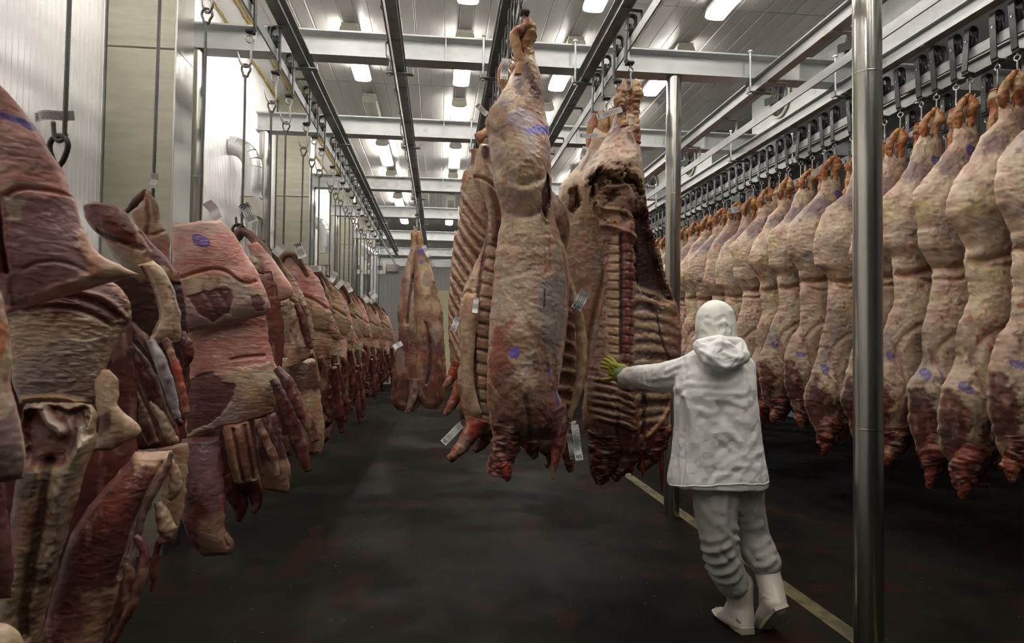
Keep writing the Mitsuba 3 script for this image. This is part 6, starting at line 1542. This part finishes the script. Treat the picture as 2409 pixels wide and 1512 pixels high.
# frame that carries the rails' ends
k = thing('gantry', 'galvanised steel frame with diagonal braces at the far end of the left rail', 'frame')
zA = at(900, 612, Y=19.2)[2]; zB = at(900, 641, Y=19.2)[2]
xA, xB = at(838, 640, Y=19.2)[0], at(938, 640, Y=19.2)[0]
part('top_bar', k, cbox(xA, 7.2, 19.55, 19.67, zA - .12, min(zA + .10, 3.885), .005), 'm_galv')
part('low_bar', k, cbox(xA, xB, 19.15, 19.25, zB - .05, zB + .06, .005), 'm_galv')
for px in (848, 873, 881):
    x = at(px, 800, Y=19.2)[0]
    part('upright', k, cbox(x - .05, x + .05, 19.15, 19.25, 0, zA + .1, .004), 'm_galv')
for (p0, p1) in (((845, 572), (885, 600)), ((848, 640), (872, 622)), ((884, 600), (876, 640))):
    a, b = at(*p0, Y=19.2), at(*p1, Y=19.2)
    part('brace', k, tube([a, b], .07, 4), 'm_galv')
mb = at(924, 632, Y=19.1)
part('motor_box', k, cat([cbox(mb[0] - .16, mb[0] + .16, 18.95, 19.2, mb[2] - .10, mb[2] + .12, .01)]), 'm_dark')
for px in (858, 905):
    q = at(px, 630, Y=19.15)
    part('lamp_box', k, cbox(q[0] - .05, q[0] + .05, 19.1, 19.2, q[2] - .18, q[2] + .2, .008), 'm_fixture')
# pale doorway strip at the far end
q = at(1047, 690, Y=23.8); q2 = at(1047, 775, Y=23.8)
scene['door_1'] = mikit.ply(cat([cbox(q[0] - .25, q[0] + .35, 23.80, 23.86, 0, q[2] + .1, .01)]), 'm_doorpale'); lab('door_1', kind='structure')
mat('m_doorpale', pr((.75, .70, .45), .5))

# paper tags
mat('m_paper', {'type': 'principled', 'base_color': rgb(.70, .70, .68), 'roughness': .55, 'specular': .3})
mat('m_print', pr((.05, .05, .06), .6))


def tag(px, py, Y, ln, wd, ang, label, turn=0, curl=.3, text=True, group=None, flip=False):
    """A bent paper strip: ln x wd in photograph pixels at depth Y, its long axis at ang degrees."""
    s = Y / F
    Lm, Wm = ln * s, wd * s
    n = 14
    u = np.linspace(-.5, .5, n)
    k = thing('paper_tag', label, 'tag', group)
    bend = lambda u: curl * Lm * (u ** 2 - .08) + .04 * Lm * np.sin(u * 9 + px)
    a, c, t = math.radians(ang), math.cos(math.radians(turn)), math.sin(math.radians(turn))
    o = at(px, py, Y=Y)

    def put(x, y, d):
        x, y = x * math.cos(a) - y * math.sin(a), x * math.sin(a) + y * math.cos(a)
        return o + np.stack([x * c - d * t, x * t * .6 - d * c, y], 1)
    v = []
    for e in (-.0005, .0005):
        for w in (-.5, .5):
            v.append(put(u * Lm, np.full(n, w * Wm), bend(u) + e))
    v = np.vstack(v)
    f = []
    for i_ in range(n - 1):
        A, B, C, D = i_, n + i_, 2 * n + i_, 3 * n + i_
        f += [(C, C + 1, D + 1), (C, D + 1, D), (A, B + 1, A + 1), (A, B, B + 1), (A, A + 1, C + 1), (A, C + 1, C), (B, D + 1, B + 1), (B, D, D + 1)]
    f += [(0, 2 * n, 3 * n), (0, 3 * n, n), (n - 1, 2 * n - 1, 4 * n - 1), (n - 1, 4 * n - 1, 3 * n - 1)]
    part('sheet', k, trimesh.Trimesh(v, np.array(f), process=False), 'm_paper')
    if Y > 3.9 and py < 1100 and px > 930 or px > 1400:
        e = put(np.array([.46 * Lm]), np.array([0.0]), bend(np.array([.46])))[0]
        part('string', k, tube([e, e + V3(0, .06, .004), e + V3(0, .20, .0)], .0012, 5), 'm_paper')
    if text:
        tm = meshkit.text_mesh('NE', Wm * .42, .0004, bold=True)
        w = tm.vertices[:, 0].max()
        tv = tm.vertices.copy()
        # the letters stand across the strip at one end, fine print as rows of dashes beside them
        X, Yy = tv[:, 1] - Wm * .21, -(tv[:, 0] - w / 2)
        X = -.5 * Lm * .80 + X
        if flip:
            X, Yy = -X, -Yy
        parts_ = [(X, Yy, tv[:, 2], tm.faces)]
        part('letters', k, trimesh.Trimesh(put(X, Yy, bend(X / Lm) + .0008 + tv[:, 2]), tm.faces, process=False), 'm_print')
        rows = []
        rr = np.random.default_rng(int(px))
        for r_ in range(4):
            x = -.22 * Lm
            while x < .34 * Lm:
                w_ = Lm * rr.uniform(.02, .07)
                b = box(x, x + w_, (r_ - 1.8) * Wm * .17, (r_ - 1.8) * Wm * .17 + Wm * .06, 0, .0004)
                bx, by = b.vertices[:, 0] * (-1 if flip else 1), b.vertices[:, 1]
                rows.append(trimesh.Trimesh(put(bx, by, bend(bx / Lm) + .0008 + b.vertices[:, 2]), b.faces, process=False))
                x += w_ + Lm * rr.uniform(.01, .03)
        kk = part('fine_print', k, cat(rows), 'm_print'); lab(kk, kind='stuff')
    return k


TAGS = [
    (122, 272, 2.36, 84, 22, 8, 'curled paper tag with printed lines on the nearest hook rod', 20, -.5, True), (502, 496, 3.64, 44, 24, -58, 'curled white paper tag on the third hook rod', 30, .5, False),
    (362, 425, 3.05, 34, 16, 80, 'crumpled clear plastic tag on the second hook rod', 10, .4, False), (585, 502, 4.36, 46, 24, -62, 'plastic tag with a barcode on the fourth hook rod', 10, .3, True),
    (657, 587, 5.02, 30, 20, 50, 'white tag tilted up on the fifth hook rod', 0, .3, False), (706, 590, 5.48, 34, 20, -68, 'white tag with a barcode on the sixth hook rod', 0, .3, True), (738, 632, 6.1, 26, 15, 5, 'white printed tag on the seventh hook rod', 0, .2, True),
    (784, 652, 6.9, 26, 13, 62, 'white tag among the far left rods, nearest of the small ones', 0, .3, False), (800, 668, 7.6, 24, 12, 50, 'small white tag above the far forequarters, second of the small ones', 0, .3, False), (820, 676, 8.2, 24, 12, -60, 'small white tag above the far forequarters, third of the small ones', 0, .3, False), (861, 702, 9.4, 20, 12, -55, 'tiny tilted white tag left of the far carcass pair', 0, .2, False), (878, 693, 10.1, 20, 13, -50, 'tiny white tag nearest the far carcass pair', 0, .2, False),
    (1187, 163, 4.22, 52, 18, 86, 'white tag hanging on the hock behind the large front side', 0, .3, True), (1134, 258, 4.05, 34, 13, -42, 'white tag sticking out left of the large front side\'s thigh', 0, .2, True), (1433, 266, 4.48, 68, 14, 20, 'long white tag tied across the hocks on the worker\'s rail', 0, .2, True), (1388, 319, 4.85, 54, 11, 4, 'white tag sticking out left below the hocks on the worker\'s rail', 0, .15, True), (1375, 362, 5.2, 34, 18, 74, 'white tag hanging from the furthest hock on the worker\'s rail', 0, .2, True),
    (1119, 718, 4.02, 36, 13, 84, 'white tag on the neighbour side just left of the large front side', 0, .3, False), (1071, 762, 4.02, 34, 14, 70, 'white tag lettered NE at the left of the middle group', 0, .2, True), (1064, 1020, 4.0, 60, 17, 46, 'white tag on the red foreshank at the lower left of the middle group', 0, .3, True),
    (1357, 1040, 4.02, 84, 19, 98, 'white tag lettered NE beside the large front side\'s foreshank, the longer one', 0, .12, True), (1342, 1050, 4.08, 62, 11, 98, 'narrow white tag behind the longer tag at the foreshank', 0, .1, True), (1366, 706, 4.05, 50, 26, 62, 'white tag lettered NE between the two middle carcasses', 0, .15, True),
    (1004, 592, 10.25, 28, 11, -60, 'white tag on the far carcass pair\'s leg', 0, .2, False), (936, 812, 10.2, 22, 12, 30, 'white tag at the left flank of the far carcass pair', 0, .2, False),
    (2212, 278, 4.84, 78, 14, 18, 'long white tag tied across the hocks right of the near post', 0, .12, True), (2150, 312, 5.0, 38, 13, 30, 'white tag just right of the near post', 0, .3, False), (2335, 243, 4.35, 34, 12, 14, 'white tag round the hock near the right edge', 0, .4, True), (2000, 379, 5.75, 30, 11, 6, 'white tag round the hock just left of the near post', 0, .3, True), (1926, 400, 6.2, 38, 13, 40, 'white tag on the second hock left of the near post', 0, .3, False), (1888, 422, 6.6, 16, 9, 5, 'short white tag on the third hock left of the near post', 0, .3, False), (1822, 478, 7.1, 32, 14, 48, 'white tag lettered NE on a leg left of the near post', 0, .1, True), (1826, 464, 7.05, 22, 10, 12, 'white band round the fourth hock left of the near post', 0, .3, False), (1736, 492, 8.0, 48, 14, 12, 'white printed tag across far hocks of the long row', 0, .1, True)]
for a in TAGS:
    tag(*a[:6], a[6], turn=a[7], curl=a[8], text=a[9])
